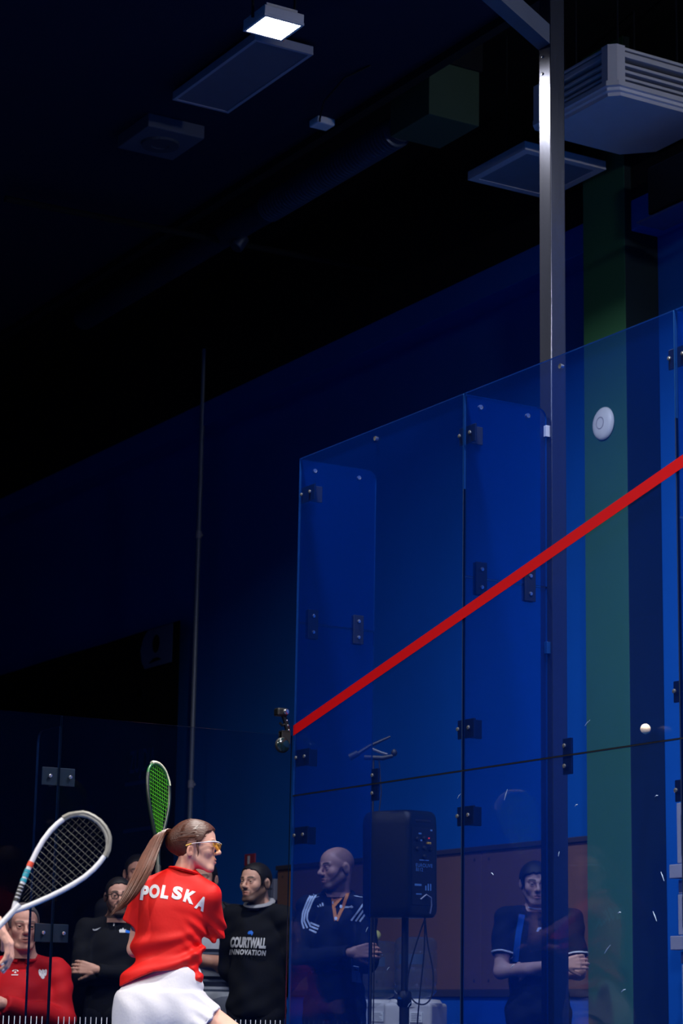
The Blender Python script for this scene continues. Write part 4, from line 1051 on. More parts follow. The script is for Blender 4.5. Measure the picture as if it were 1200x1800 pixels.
def patch_on(d, pts, m, name='emblem', lift=.003, tree=None, px=True):
    """small flat emblem, outline given in picture pixels, laid on a garment"""
    F = d['F']; tree = tree or d['tree']; b = bmesh.new(); vs = []
    for (x, y) in pts:
        q = Vector(F.P(x, y, 0)); q.y = 0; vs.append(b.verts.new(q))
    f = b.faces.new(vs); bmesh.ops.triangulate(b, faces=[f])
    bmesh.ops.subdivide_edges(b, edges=b.edges[:], cuts=1)
    project_bm(b, lambda q: q.copy(), tree, (0, 1, 0), lift); mb = MB(); mb.merge(b); return mb.build(name, m, d['root'], world=False, recalc=False)
# ------------------------------------------------------------------ rackets
def racket(name, label, butt, axis, across, frame_m, bumper_m, string_m, grip_m, throat_m=None, marks=None, nmain=12, ncross=17):
    a = Vector(axis).normalized(); c = Vector(across); c = (c-a*c.dot(a)).normalized(); n = a.cross(c)
    e = empty(name, butt, label=label, cat='racket'); ORG[e.name] = Vector((0, 0, 0))
    Q = lambda u, v, w=0.0: c*u+a*v+n*w
    # outline of a teardrop squash racket: half width against length
    vz = [.300, .330, .370, .420, .470, .520, .570, .610, .640, .662, .676, .684, .686]
    wz = [.010, .024, .042, .062, .079, .091, .0965, .093, .083, .066, .045, .020, .0]
    hw = lambda v: float(np.interp(v, vz, wz))
    V_ = [.305, .33, .36, .40, .44, .48, .52, .56, .59, .615, .637, .655, .668, .677, .683, .686]
    right = [(hw(v), v) for v in V_]; loop = right+[(-u, v) for u, v in right[::-1][1:]]
    i0, i1 = 9, len(loop)-10
    b = MB(); b.tube([Q(.003, .288)]+[Q(*p) for p in loop[:i0+1]], .0088, 10, flat=1.0, up=n, cap=True); b.tube([Q(*p) for p in loop[i1:]]+[Q(-.003, .288)], .0088, 10, up=n); b.build('frame', frame_m, e, smooth=True, world=False)
    b = MB(); b.tube([Q(*p) for p in loop[i0:i1+1]], .0072, 10, up=n); b.build('head_arc', throat_m or frame_m, e, smooth=True, world=False)
    lo, hi = (i0-1, i1-2) if bumper_m[1] == 'one' else (i0, i1)
    if bumper_m[1] == 'one': lo, hi = 9, len(loop)-13
    b = MB(); b.tube([Q(u*1.035, v+(.006 if v > .66 else .002)) for u, v in loop[lo:hi+1]], .0092, 8, up=n, flat=1.0); b.build('bumper', bumper_m[0], e, smooth=True, world=False)
    b = MB(); b.tube([Q(0, .19), Q(0, .25), Q(0, .29), Q(0, .312)], [.011, .0095, .0105, .012], 10, up=n); b.build('shaft', frame_m, e, smooth=True, world=False)
    b = MB(); b.tube([Q(0, .0), Q(0, .004), Q(0, .02), Q(0, .05), Q(0, .195), Q(0, .2)], [.013, .0165, .0165, .0145, .0138, .012], 10, up=n); b.build('grip', grip_m, e, smooth=True, world=False)
    b = MB()
    for k in range(nmain):
        u = (k-(nmain-1)/2)*.172/(nmain-1)
        v0 = np.interp(abs(u), wz[:7], vz[:7]); v1 = np.interp(-abs(u), [-w for w in wz[6:]], vz[6:])
        # the mains fan together towards the throat
        b.tube([Q(u*.55 if abs(u) < .06 else u*.9, max(float(np.interp(abs(u*.55), wz[:7], vz[:7])), .33) if abs(u) < .06 else v0+.002, .0009), Q(u, .55, .0009), Q(u, v1-.001, .0009)], .00045, 4)
    for k in range(ncross):
        v = .375+k*(.672-.375)/(ncross-1); w_ = hw(v); b.tube([Q(-w_, v, -.0009), Q(w_, v, -.0009)], .00085, 4)
    s = b.build('strings', string_m, e, world=False); s['kind'] = 'stuff'
    if marks: marks(e, Q, hw)
    return e

# ------------------------------------------------------------------ the player in red
RED = cloth('red_jersey', (232, 20, 10), 0.62, bump=0.06, var=0.05); RED.node_tree.nodes['Principled BSDF'].inputs['Specular IOR Level'].default_value = 0.45
WHITEC = cloth('white_sport_cloth', (228, 226, 234), 0.8, var=0.03)
LETTER = mat('white_jersey_print', srgb(240, 236, 238), 0.6, var=0.04, vscale=30)
F = Frame(300, 1600, 9.9, 0.0); PX = F.P
root = empty('person', F.loc, F.rz, label='player in red POLSKA shirt and white skirt with a long brown ponytail', cat='person'); ORG[root.name] = Vector((0, 0, 0))
hc = PX(343, 1487, .02); Rh = rotm(R_(86), R_(-1), 0); hs = .95
neck_base = PX(320, 1537, .02)
A = Shape(); T = head_shape(A, hc, Rh, hs, fem=True, ears=False, neck=neck_base, neck_r=.043, jaw=.88, nose=.86)
headonly = Shape(); head_shape(headonly, hc, Rh, hs, fem=True, ears=False, jaw=.88, nose=.86)
for s in (-1, 1):
    Re = Rh@rotm(s*R_(-22), 0, 0)@rotm(0, R_(-12), 0)
    A.el(T((s*.0755, .018, -.026)), V3((.0062, .0165, .0275))*hs, Re, k=.006)
    A.el(T((s*.084, .012, -.020)), V3((.0075, .0085, .016))*hs, Re, k=.004, mode='s')
    A.el(T((s*.076, .012, -.043)), V3((.005, .008, .009))*hs, Re, k=.006)
# tendon lines of the turned neck
A.rc(T((-.052, .030, -.05)), PX(334, 1534, .0), .010, .010, k=.02)
Sh = {-1: PX(255, 1567, .02), 1: PX(365, 1574, .0)}
El = {-1: PX(238, 1668, .10), 1: PX(376, 1636, .26)}
Wr = {-1: PX(258, 1640, .34), 1: PX(300, 1592, .37)}
ch = PX(305, 1608, .04); ab = PX(291, 1672, .05); pv = PX(281, 1748, .05)
B = Shape()
tilt = rotm(0, 0, R_(-6))
B.el(ch, (.150, .095, .165), rotm(R_(12), 0, R_(8)), k=.05); B.el(ab, (.120, .085, .13), None, k=.05); B.el(pv, (.150, .11, .12), None, k=.05)
for s in (-1, 1):
    B.rc(neck_base-V3((0, 0, .035)), Sh[s]-V3((0, 0, .012)), .034, .040, k=.03); B.rc(Sh[s], El[s], .041, .034, k=.03); B.rc(El[s], Wr[s], .034, .023, k=.02)
hand_shape(B, Wr[1], PX(276, 1572, .40)-Wr[1], V3((-.2, .6, .8)), 1, .92, curl=(1.0, 1.1, .7), thumb=(1.0, .8))
hand_shape(B, Wr[-1], V3((.5, .8, .2)), V3((0, .2, -1)), -1, .92, curl=(.4, .4, .3))
legs = {1: (PX(318, 1768, .02), PX(452, 1856, -.04), PX(472, 2052, .02)), -1: (PX(256, 1778, .05), PX(236, 1905, .06), PX(212, 2050, .14))}
for s, (h_, k_, a_) in legs.items():
    B.rc(h_, k_, .088, .058, k=.04); B.rc(k_, a_, .056, .034, k=.02); B.el(k_+(a_-k_)*.3+V3((0, .02, 0)), (.05, .055, .1), None, k=.04)
    B.rc(a_, a_+V3((.10*s if s > 0 else -.02, -.08, -.045)), .034, .026, k=.02)
full = Shape(); full.ops = A.ops+B.ops
skin = srgb(222, 168, 148); colf0 = face_colours(V3(hc), Rh, hs, skin, srgb(176, 88, 84), srgb(70, 46, 38), brow_w=.9, cheek=.22)
def colf(vs):                                                        # ruddy ear; the shade in its hollow is painted darker
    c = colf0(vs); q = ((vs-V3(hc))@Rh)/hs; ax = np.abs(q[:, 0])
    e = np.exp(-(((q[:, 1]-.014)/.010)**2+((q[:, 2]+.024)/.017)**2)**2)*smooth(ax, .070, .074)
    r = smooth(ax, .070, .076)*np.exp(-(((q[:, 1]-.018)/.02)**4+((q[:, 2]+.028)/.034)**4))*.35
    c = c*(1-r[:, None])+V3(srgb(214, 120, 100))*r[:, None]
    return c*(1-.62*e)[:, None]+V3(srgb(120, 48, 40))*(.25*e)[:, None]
hl, hh = hc-.15, hc+.14
lo, hi = B.bounds(); hi[2] = hl[2]+.01
body_parts = [full.net(hl, hh, .0030), B.net(lo, hi, .010)]
for s, dd in ((1, None),):
    pass
# neck and right forearm region once more, finer
make_obj('body', body_parts, M_skin, root, colf)
add_eyes(T, Rh, hs, root, look=(0, 0), iris=(.10, .09, .08))

# jersey
J = Shape(); t = .014
Rj = rotm(R_(10), 0, R_(9))
J.el(PX(305, 1600, .035), (.160, .112, .155), Rj, k=.05)
J.el(PX(293, 1665, .045), (.150, .112, .13), None, k=.07)
J.el(PX(279, 1722, .045), (.178, .132, .085), rotm(0, 0, R_(-12)), k=.06)
for s in (-1, 1): J.rc(neck_base+V3((s*.030, .0, -.015)), Sh[s], .048, .052, k=.04)
dL = (El[-1]-Sh[-1])/np.linalg.norm(El[-1]-Sh[-1]); eL = PX(229, 1622, .06)
J.rc(Sh[-1], PX(225, 1640, .07), .050, .047, k=.03, cuts=[(eL, (PX(225, 1640, .07)-Sh[-1])/np.linalg.norm(PX(225, 1640, .07)-Sh[-1]))])
eR = PX(380, 1638, .14); dR = PX(381, 1645, .18)-Sh[1]; dR = dR/np.linalg.norm(dR)
J.rc(Sh[1], PX(382, 1652, .17), .052, .050, k=.035, cuts=[(eR, dR)])
J.rc(PX(336, 1680, .0), PX(346, 1728, .0), .034, .014, k=.04)
x_of = lambda px: float(PX(px, 1700, 0)[0]); z_of = lambda py: float(PX(290, py, 0)[2])
hx = [x_of(p) for p in (190, 207, 240, 270, 300, 330, 339, 344, 356)]; hz = [z_of(p) for p in (1742, 1738, 1722, 1709, 1706, 1703, 1705, 1738, 1730)]
NX = lambda P: P[..., 0]; NZ = lambda P: P[..., 2]
zc_ = z_of(1640); xc_ = x_of(300)
def jfold(P):
    x = P[..., 0]-xc_; z = P[..., 2]-zc_; y = P[..., 1]
    # long drag folds run from the left hip up to the right flank
    u = z-0.42*x-1.1*x*x
    amp = smooth(-z, -.03, .07)
    f1 = np.sin(u*58+np.sin(x*11)*.9+y*6)*.0085*amp
    f1 += np.sin(u*113+1.2+np.sin(x*17)*.8)*.0042*amp*smooth(x, -.12, .10)
    w = z+.95*x-.02; rr = smooth(x, .02, .13)*smooth(-z, -.10, -.02)
    f2 = np.sin(w*95+np.sin(z*20)*.8)*.0055*rr
    v = x*.8+z*.35; f3 = np.sin(v*38+.6)*.0026*smooth(z, -.05, .06)
    f4 = .004*np.exp(-((z-.075+.30*(x-.06))/.018)**2)*smooth(x, -.03, .05)
    return f1+f2+f3+f4*.6
J.fn(jfold, 'add')
J.fn(lambda P: (np.interp(P[..., 0], hx, hz)-P[..., 2])*.8, 'i', .004)
lo, hi = J.bounds(.03)
jo = make_obj('jersey', [J.net(lo, hi, .0052)], RED, root); jt = surf_tree(jo)
b = MB(); pts = []
nc = PX(324, 1532, .02)
for i in range(30):
    a = i*2*math.pi/30; pts.append(tuple(nc+V3((.062*math.cos(a), .060*math.sin(a), -.014*math.cos(a)-.004*math.sin(a)))))
b.tube(pts, .010, 8, closed=True, flat=.7, up=(0, 0, 1)); b.build('collar', RED, root, smooth=True, world=False)
dP = dict(F=F, root=root, tree=jt)
for chh, x, y, rot, wd, hgt in (('P', 254.5, 1570.5, 6, 13.5, 25), ('O', 271.5, 1567.8, 6, 17.5, 23.5), ('L', 290.2, 1569.3, 9, 13, 22.5), ('S', 311.5, 1571, 10, 17, 22.5), ('K', 333.5, 1577.5, 16, 18.5, 22), ('A', 353.5, 1589, 22, 17, 23)):
    print_on(dP, chh, x, y, wd, hgt, LETTER, 'letter', rot=R_(rot), bold=.055, step=.008, lift=.0025)
# white skirt with a waistband
SK = Shape()
SK.el(PX(278, 1772, .05), (.178, .140, .165), None, k=.05)
SK.el(PX(310, 1722, .045), (.112, .115, .10), None, k=.05)
kd = legs[1][1]-legs[1][0]; kd = kd/np.linalg.norm(kd); ke = PX(374, 1790, 0)
SK.rc(PX(308, 1772, .03), PX(392, 1828, -.02), .118, .098, k=.05, cuts=[(ke, (V3((kd[0], kd[1], kd[2]*.75))))])
SK.rc(PX(256, 1780, .05), PX(246, 1850, .06), .13, .125, k=.05, cuts=[(PX(246, 1838, .06), (0, 0, -1))])
zsk = z_of(1742)
def sfold(P):
    x = P[..., 0]; z = P[..., 2]
    f = .0035*np.sin(x*52+z*26+.6*np.sin(z*30))*smooth(-(z-zsk), -.01, .06)
    f += .004*np.sin((z*.9+x*.55)*120)*smooth(x, .08, .14)*smooth(-(z-zsk), -.06, -.03)
    f += -.006*smooth(-(z-zsk), -.004, .004)*1.0
    return f
SK.fn(sfold, 'add')
zw0 = z_of(1698); SK.fn(lambda P: P[..., 2]-zw0, 'i', .004)
lo, hi = SK.bounds(.03)
sko = make_obj('skirt', [SK.net(lo, hi, .0065)], WHITEC, root); st = surf_tree(sko)
ribbon('skirt_hem', [tuple(PX(x, y, -.15)) for x, y in ((386, 1772), (378, 1783), (364, 1794), (350, 1803))], .004, st, WHITEC, root, lift=.003)
for s, (h_, k_, a_) in legs.items():
    q = Shape(); q.rc(a_+V3((-.03, .03, -.03)), a_+V3((.15 if s > 0 else -.03, -.09 if s > 0 else -.17, -.05)), .044, .036, k=.02); q.fn(lambda P: -P[..., 2]+.002, 'i', .004)
    mesh_shape('shoe', q, .009, cloth('white_shoe', (225, 225, 230), .6), root)

# hair: pulled back cap, tie and ponytail
M_hair = mat('brown_hair', srgb(74, 38, 26), 0.42, bump=0.35, bscale=220, var=0.55, vscale=150, spec=0.5, stretch=(0.07, 1, 1))
M_tail = mat('brown_hair_tail', srgb(88, 46, 30), 0.42, var=0.5, vscale=45, spec=0.5)
HS = hair_shape(headonly, hc, Rh, hs, [(-.13, .080), (-.078, .072), (-.052, .052), (-.035, .022), (-.018, .004), (.006, .004), (.024, -.02), (.045, -.055), (.11, -.075)], .010, ear_gap=True)
HS.ops.insert(len([o for o in HS.ops if o[0] != 'fn']), ('el', 'u', .03, T((0, .092, .012)), .04, (T((0, .088, .015)), V3((.036, .034, .036)), None), None))
make_obj('hair', [HS.net(hc-.15, hc+.15, .0032)], M_hair, root)
tie = T((0, .116, .012))
b = MB(); b.lathe([(.016, -.014), (.024, -.012), (.026, 0), (.024, .012), (.016, .014)], (0, 0, 0), 'y', 18); o = b.build('hair_tie', M_rubber, root, smooth=True, world=False); o.location = tie; o.rotation_euler = (0, 0, R_(86+90+90))
rng = np.random.RandomState(5)
b = MB(); cps = [(296, 1464, .02), (283, 1464, .0), (268, 1492, -.03), (249, 1538, -.10), (227, 1577, -.13), (206, 1604, -.13)]
C_ = [PX(*q) for q in cps]; rad = [.014, .026, .042, .052, .050, .040]
for i in range(300):
    th = rng.rand()*2*math.pi; rr = math.sqrt(rng.rand()); ln = .72+.28*rng.rand(); wv = rng.randn(2)*.004; pts = []
    cl_ = rng.rand()*6
    for tt in np.linspace(0, ln, 12):
        f = tt*(len(C_)-1); j = min(int(f), len(C_)-2); g = f-j
        p0, p1, p2, p3 = C_[max(j-1, 0)], C_[j], C_[j+1], C_[min(j+2, len(C_)-1)]
        q = .5*(2*p1+(p2-p0)*g+(2*p0-5*p1+4*p2-p3)*g*g+(3*p1-p0-3*p2+p3)*g**3)
        R0 = rad[j]*(1-g)+rad[j+1]*g
        q = q+V3((.85, 0, .5))*math.cos(th)*rr*R0+V3((0, 1, 0))*math.sin(th)*rr*R0*.7+V3((1, 0, .3))*wv[0]*math.sin(tt*7+cl_)
        pts.append(tuple(q))
    w0 = .0028+.0016*rng.rand(); b.tube(pts, [w0*(1 if k < 8 else 1-(k-7)/4.6) for k in range(12)], 5, cap=False)
o = b.build('ponytail', M_tail, root, smooth=True, world=False); o['kind'] = 'stuff'
# fine strands combed back over the cap
b = MB(); tree_h = None
for i in range(60):
    sx = rng.uniform(-1, 1); pts = []
    y0, z0 = -.078+.05*abs(sx), .078-.055*abs(sx)**1.5
    for tt in np.linspace(0, 1, 9):
        q = V3((sx*.066*(1-tt)+sx*.020*tt, y0*(1-tt)+.105*tt, z0*(1-tt)+.020*tt)); cc = V3((0, .012, .028)); v = q-cc; rr_ = V3((.086, .106, .096)); v = v/np.sqrt(((v/rr_)**2).sum()); pts.append(tuple(T(cc+v)))
    b.tube(pts, [.0008]+[.0014]*7+[.0008], 4, cap=False)
o = b.build('hair_strands', mat('brown_hair_light', srgb(86, 48, 34), .4, var=.3, vscale=90, spec=.6), root, smooth=True, world=False); o['kind'] = 'stuff'
# one loose lock in front of the ear
b = MB(); b.tube([tuple(T(q)) for q in ((-.073, -.012, .012), (-.077, -.016, -.012), (-.074, -.020, -.035), (-.070, -.018, -.052))], [.004, .0045, .003, .0008], 6); b.build('side_lock', M_hair, root, smooth=True, world=False)
# sports glasses: a thing she wears
g = empty('sports_glasses', tuple(Vector(F.loc)+Matrix.Rotation(F.rz, 3, 'Z')@Vector(hc)), F.rz, label='white sports glasses with amber lenses worn by the player', cat='glasses'); ORG[g.name] = Vector((0, 0, 0))
G = lambda p: tuple(Rh@(V3(p)*hs))
M_gw = mat('white_gloss_plastic', srgb(240, 240, 244), .3, var=.02); M_amber = glass_mat('amber_lens', (.95, .72, .22), srgb(240, 170, 20), .25); M_gold = mat('amber_tip', srgb(238, 190, 90), .4)
for s in (-1, 1):
    b = MB(); b.tube([G((s*.079, .035, -.004)), G((s*.080, .005, .006)), G((s*.078, -.04, .012)), G((s*.074, -.07, .016))], [.0022, .0026, .003, .005], 8, flat=.6); b.tube([G((s*.074, -.068, .016)), G((s*.066, -.088, .018)), G((s*.045, -.106, .016)), G((s*.012, -.116, .012))], [.0055, .0068, .006, .0035], 8, flat=.5); b.build('temple', M_gw, g, smooth=True, world=False)
    b = MB(); b.tube([G((s*.079, .038, -.006)), G((s*.0795, .012, .004))], .0030, 8); b.build('temple_tip', M_gold, g, smooth=True, world=False)
    rows = []
    for v in np.linspace(0, 1, 7):
        rows.append([G((s*(.068-.056*u), -.082-.034*math.sin(u*math.pi/2)-.002*v, .015-v*(.034*math.sin(max(u, .12)*math.pi*.86+.25)))) for u in np.linspace(0, 1, 10)])
    b = MB(); b.grid(rows); b.build('lens', M_amber, g, smooth=True, world=False)
b = MB(); b.tube([G((-.012, -.116, .012)), G((0, -.118, .010)), G((.012, -.116, .012))], .0035, 8); b.build('bridge', M_gold, g, smooth=True, world=False)

# her racket, held up behind the shoulder
wm = lambda p: Matrix.Rotation(F.rz, 3, 'Z')@Vector(p)
butt = Vector(F.loc)+wm(PX(277, 1596, .33))
racket('squash_racket', 'green-strung racket with a pale bumper raised behind the player', butt, wm((-.028, .30, .955)), wm((.52, .80, -.27)),
       mat('racket_black_green', srgb(22, 34, 30), .35), (mat('pale_bumper', srgb(205, 205, 178), .5), 'one'), mat('lime_string', srgb(110, 235, 40), .4), M_rubber, throat_m=mat('racket_green', srgb(30, 90, 46), .35))

# ------------------------------------------------------------------ the opponent at the left edge
def opp_arms(F):
    P = F.P
    return {'E': {-1: P(-205, 1600, -.25), 1: P(-120, 1585, .16)}, 'W': {-1: P(-142, 1748, -.16), 1: P(-8, 1620, .02)},
            'd': {-1: V3((.55, .35, .25)), 1: V3((.52, -.05, -.85))}, 'n': {-1: V3((.1, .55, .8)), 1: V3((-.75, .25, -.55))}}
op = spectator('person', 'opponent in dark kit at the left edge, only a hand in view', -215, 1270, 7.55, R_(95), R_(70), skin=(226, 172, 152), top=cloth('opponent_shirt', (40, 44, 60)), long_sleeve=False, pants=(30, 32, 44),
               arms={'abs': opp_arms}, hair=[(-.12, .075), (-.07, .068), (-.045, .05), (-.03, .0), (.0, -.02), (.03, -.05), (.1, -.08)], girth=.9, shoulders=.9, floor=0.0)
tmp = Shape(); tips = hand_shape(tmp, op['Wr'][1], op['hd'][1], V3((-.75, .25, -.55)), 1, op['k'], curl=(.45, .5, .35))
for p_, v_, bk in tips:
    b = MB(); b.sphere((0, 0, 0), .0058, 12, 8, (.9, .4, 1.2)); o = b.build('fingernail', mat('white_nail', srgb(250, 244, 244), .6, var=.02), op['root'], smooth=True, world=False)
    vz = Vector(v_).normalized(); vy = Vector(bk); vy = (vy-vz*vy.dot(vz)).normalized(); vx = vy.cross(vz)
    o.matrix_local = Matrix(((vx.x, vy.x, vz.x, 0), (vx.y, vy.y, vz.y, 0), (vx.z, vy.z, vz.z, 0), (0, 0, 0, 1))); o.location = Vector(p_)+vy*.0058-vz*.003
M_rw = mat('racket_white', srgb(205, 205, 212), .35, var=.03); Fo = op['F']; wo = lambda p: Matrix.Rotation(Fo.rz, 3, 'Z')@Vector(p)
def marks(e, Q, hw):
    M_k = mat('racket_black_print', srgb(18, 18, 22), .5); M_t = mat('racket_teal_print', srgb(20, 140, 160), .5); M_o = mat('racket_orange_print', srgb(215, 70, 40), .5)
    for v, w_, m_ in ((.312, .010, M_k), (.327, .007, M_k), (.338, .007, M_k), (.349, .007, M_k), (.360, .006, M_k), (.374, .010, M_t), (.390, .012, M_t), (.404, .010, M_t), (.424, .016, M_o)):
        u = -hw(v); u2 = -hw(v+w_); b = MB(); b.tube([Q(u, v, .0), Q(u2, v+w_, .0)], .0100, 14); b.build('print_mark', m_, e, smooth=True, world=False)
    b = MB(); pts = [Q(.007*math.cos(t)-.001, .285+.009*math.sin(t), .0105) for t in np.linspace(R_(30), R_(330), 14)]; b.tube(pts, .0016, 6); b.tube([Q(-.006, .285, .0105), Q(.006, .285, .0105)], .0014, 6); b.build('print_mark', M_k, e, world=False)
B0, B1 = Fo.P(-86, 1716, -.10), Fo.P(165, 1454, -.02); axv = V3(B1-B0)
racket('squash_racket', 'white squash racket with dark strings at the left edge of the picture', Vector(Fo.loc)+wo(B0), wo(axv), wo((.72, -.15, -.69)), M_rw, (mat('grey_bumper', srgb(120, 118, 112), .5, var=.3, vscale=60), 'two'),
       mat('dark_string', srgb(13, 15, 20), .5), M_rubber, throat_m=mat('racket_grey', srgb(150, 148, 142), .4), marks=marks)

# ------------------------------------------------------------------ spectators
SHORT = [(-.13, .082), (-.085, .078), (-.060, .060), (-.046, .040), (-.034, .010), (-.028, -.012), (-.006, -.012), (.004, .002), (.024, -.010), (.04, -.045), (.10, -.070)]
WTXT = mat('grey_white_print', srgb(205, 206, 212), .7, var=.08, vscale=60)
# black sweatshirt
d = spectator('person', 'bearded young man in a black COURTWALL sweatshirt standing behind the glass', 456, 1516, 13.4, R_(-22), R_(-38), R_(1), skin=(216, 164, 142), top=cloth('black_sweat', (15, 16, 20), .9, var=.1),
              arms='behind', hair=SHORT, beard=(.030, .80), bcol=(44, 32, 30), head_px=(449, 1552), shoulders=.88, girth=.98, loose=.026, head_sc=1.0)
collar(d, 'collar', cloth('grey_rib', (150, 150, 158)), r=.074, w=.022)
print_on(d, 'COURTWALL', 436, 1658, 60, 18, WTXT, 'lettering', rot=R_(2), bold=.055, shear=.15, spacing=1.0, lift=.012, step=.006)
print_on(d, 'INNOVATION', 435, 1675, 62, 9, WTXT, 'lettering', rot=R_(2), bold=.05, shear=.15, spacing=1.2, lift=.015, step=.006)
patch_on(d, [(435, 1642), (437, 1638), (442, 1637), (445, 1640), (444, 1644), (442, 1646), (441, 1643), (437, 1644)], mat('blue_emblem', srgb(20, 110, 225), .6))
# bald man, striped jacket
d = spectator('person', 'bald man in a dark three-stripe jacket with an orange lanyard, arms crossed', 593, 1490, 12.75, R_(-8), R_(-56), R_(-4), skin=(190, 138, 120), top=cloth('navy_track', (18, 22, 36), .75), arms='crossed', mirror=True,
              beard=(.026, .72), bcol=(36, 28, 30), head_px=(591, 1526), shoulders=.84, girth=.92, bald_shadow=.45, nose=1.12, loose=.018, brow_w=1.3)
ST = mat('white_stripe', srgb(215, 220, 228), .6)
for pts in ([(551, 1560), (541, 1580), (532, 1602), (530, 1620), (534, 1632)], [(555, 1562), (545, 1581), (536, 1603), (534, 1618), (540, 1631)], [(559, 1564), (549, 1582), (540, 1604), (539, 1615), (546, 1629)],
            [(545, 1621), (561, 1628)], [(544, 1627), (559, 1633)], [(543, 1633), (556, 1639)], [(646, 1578), (632, 1598), (617, 1618)], [(650, 1583), (638, 1601), (625, 1619)], [(653, 1590), (643, 1605), (632, 1620)], [(618, 1557), (640, 1560), (647, 1576)]):
    ribbon('stripe', [tuple(d['F'].P(x, y, -.1)) for x, y in pts], .0098, d['tree'], ST, d['root'], n=16, cast=True)
ny = V3(d['nb'])
ORG_L = mat('orange_lanyard', srgb(226, 130, 50), .7, var=.15, vscale=50)
ribbon('lanyard', [tuple(d['F'].P(x, y, -.14)) for x, y in ((584, 1566), (586, 1590), (590, 1618))], .018, d['tree'], ORG_L, d['root'], lift=.005, cast=True)
ribbon('lanyard', [tuple(d['F'].P(x, y, -.14)) for x, y in ((612, 1566), (603, 1592), (591, 1618))], .018, d['tree'], ORG_L, d['root'], lift=.005, cast=True)
for x0 in (0, 4, 8): patch_on(d, [(558+x0, 1595-x0*.2), (561+x0, 1595-x0*.2), (561+x0*1.05-1.5, 1592-x0*.6), (558.5+x0*1.0-1.5, 1592-x0*.6)], ST)
print_on(d, 'squash', 609, 1595, 22, 6, ST, 'lettering', bold=.06)
for (x, y) in ((586, 1587), (599, 1594), (590, 1616)):
    patch_on(d, [(x+2.6*math.cos(a), y+3.2*math.sin(a)) for a in np.linspace(0, 2*math.pi, 11)[:-1]], ST, lift=.0075)
patch_on(d, [(617, 1676), (625, 1674), (627, 1694), (636, 1729), (618, 1726), (619, 1700)], cloth('pale_shirt_tail', (150, 165, 190)), 'shirt_tail')
b = MB(); Fz = d['F']; b.tube([tuple(V3(d['nb'])+d['Rt']@V3((.075*math.cos(a), .06*math.sin(a)+.02, .012+.012*math.sin(a)))) for a in np.linspace(R_(-20), R_(200), 16)], .026, 10); b.build('hood', cloth('navy_track', (18, 22, 36)), d['root'], smooth=True, world=False)
# dark polo behind the post
d = spectator('person', 'dark-haired man in a navy polo with white sleeve edges, half behind the post', 946, 1515, 12.85, R_(4), R_(10), R_(-8), skin=(196, 150, 134), top=cloth('navy_polo', (17, 21, 34), .85), long_sleeve=False, arms='crossed', mirror=True,
              hair=[(-.13, .070), (-.085, .062), (-.060, .048), (-.046, .034), (-.034, .010), (-.028, -.016), (-.006, -.016), (.004, .0), (.024, -.012), (.04, -.045), (.10, -.072)], hair_thick=.014, beard=(.040, .35), bcol=(60, 46, 44), head_px=(940, 1553), shoulders=1.02, girth=1.08, sleeve=.68, loose=.012)
WPIPE = mat('white_piping', srgb(220, 224, 232), .7)
for s in (-1, 1):
    dv = (d['E'][s]-d['S'][s]); c_ = d['S'][s]+dv*.675; dv = dv/np.linalg.norm(dv); u = np.cross(dv, V3((0, 1, 0))); u /= np.linalg.norm(u); v = np.cross(dv, u)
    b = MB(); pts = []
    tr = d['tree']
    for i in range(24):
        a = i*2*math.pi/24; q = tr.find_nearest(Vector(c_+(u*math.cos(a)+v*math.sin(a))*.075)); pts.append(q[0])
    b.tube(pts, .005, 6, closed=True); b.build('cuff_piping', WPIPE, d['root'], smooth=True, world=False)
collar(d, 'collar_piping', WPIPE, r=.066, w=.007, drop=.008)
ribbon('bag_strap', [tuple(d['F'].P(x, y, -.14)) for x, y in ((917, 1606), (911, 1640), (905, 1690))], .034, d['tree'], cloth('blue_strap', (24, 76, 150)), d['root'], lift=.006, cast=True)
patch_on(d, [(942, 1639), (945, 1632), (951, 1631), (953, 1634), (948, 1635), (946, 1639)], mat('pale_emblem', srgb(150, 170, 200), .6))
# seated man in red
d = spectator('person', 'grey-haired man in a red jacket seated with crossed arms at the far left', 44, 1592, 12.3, R_(6), R_(10), R_(-2), skin=(206, 150, 132), top=cloth('red_jacket', (176, 12, 20), .75), pants=(24, 26, 40), arms='crossed', seated=True, arm_dz=.09,
              hair=[(-.13, .098), (-.085, .090), (-.060, .076), (-.050, .050), (-.040, .015), (-.030, -.012), (-.006, -.012), (.004, .002), (.024, -.010), (.04, -.045), (.10, -.070)], hair_mat=mat('grey_hair', srgb(92, 84, 84), .6, bump=.25, bscale=700, var=.3, vscale=140), hair_thick=.009, head_px=(40, 1629), girth=1.18, shoulders=.95, jaw=1.12, loose=.020, brow=(110, 86, 78), brow_w=1.0)
chair_seat_z = None
RJ = cloth('red_jacket', (190, 14, 22))
b = MB(); b.tube([tuple(V3(d['nb'])+V3((.078*math.cos(a), .062*math.sin(a)+.0, .006+.018*math.sin(a)))) for a in np.linspace(R_(-75), R_(255), 24)], .020, 10, flat=.5, up=(0, 0, 1)); b.build('collar', RJ, d['root'], smooth=True, world=False)
EM = mat('white_emblem', srgb(225, 218, 218), .7)
patch_on(d, [(75, 1703.5), (76.5, 1705), (76, 1707), (78, 1705.5), (80.5, 1703.5), (82.5, 1706), (82, 1712), (80, 1716.5), (77.5, 1715), (78.5, 1719), (75, 1721.5), (71.5, 1719), (72.5, 1715), (70, 1716.5), (68, 1712), (67.5, 1706), (69.5, 1703.5), (72, 1705.5), (74, 1707), (73.5, 1705)], EM)
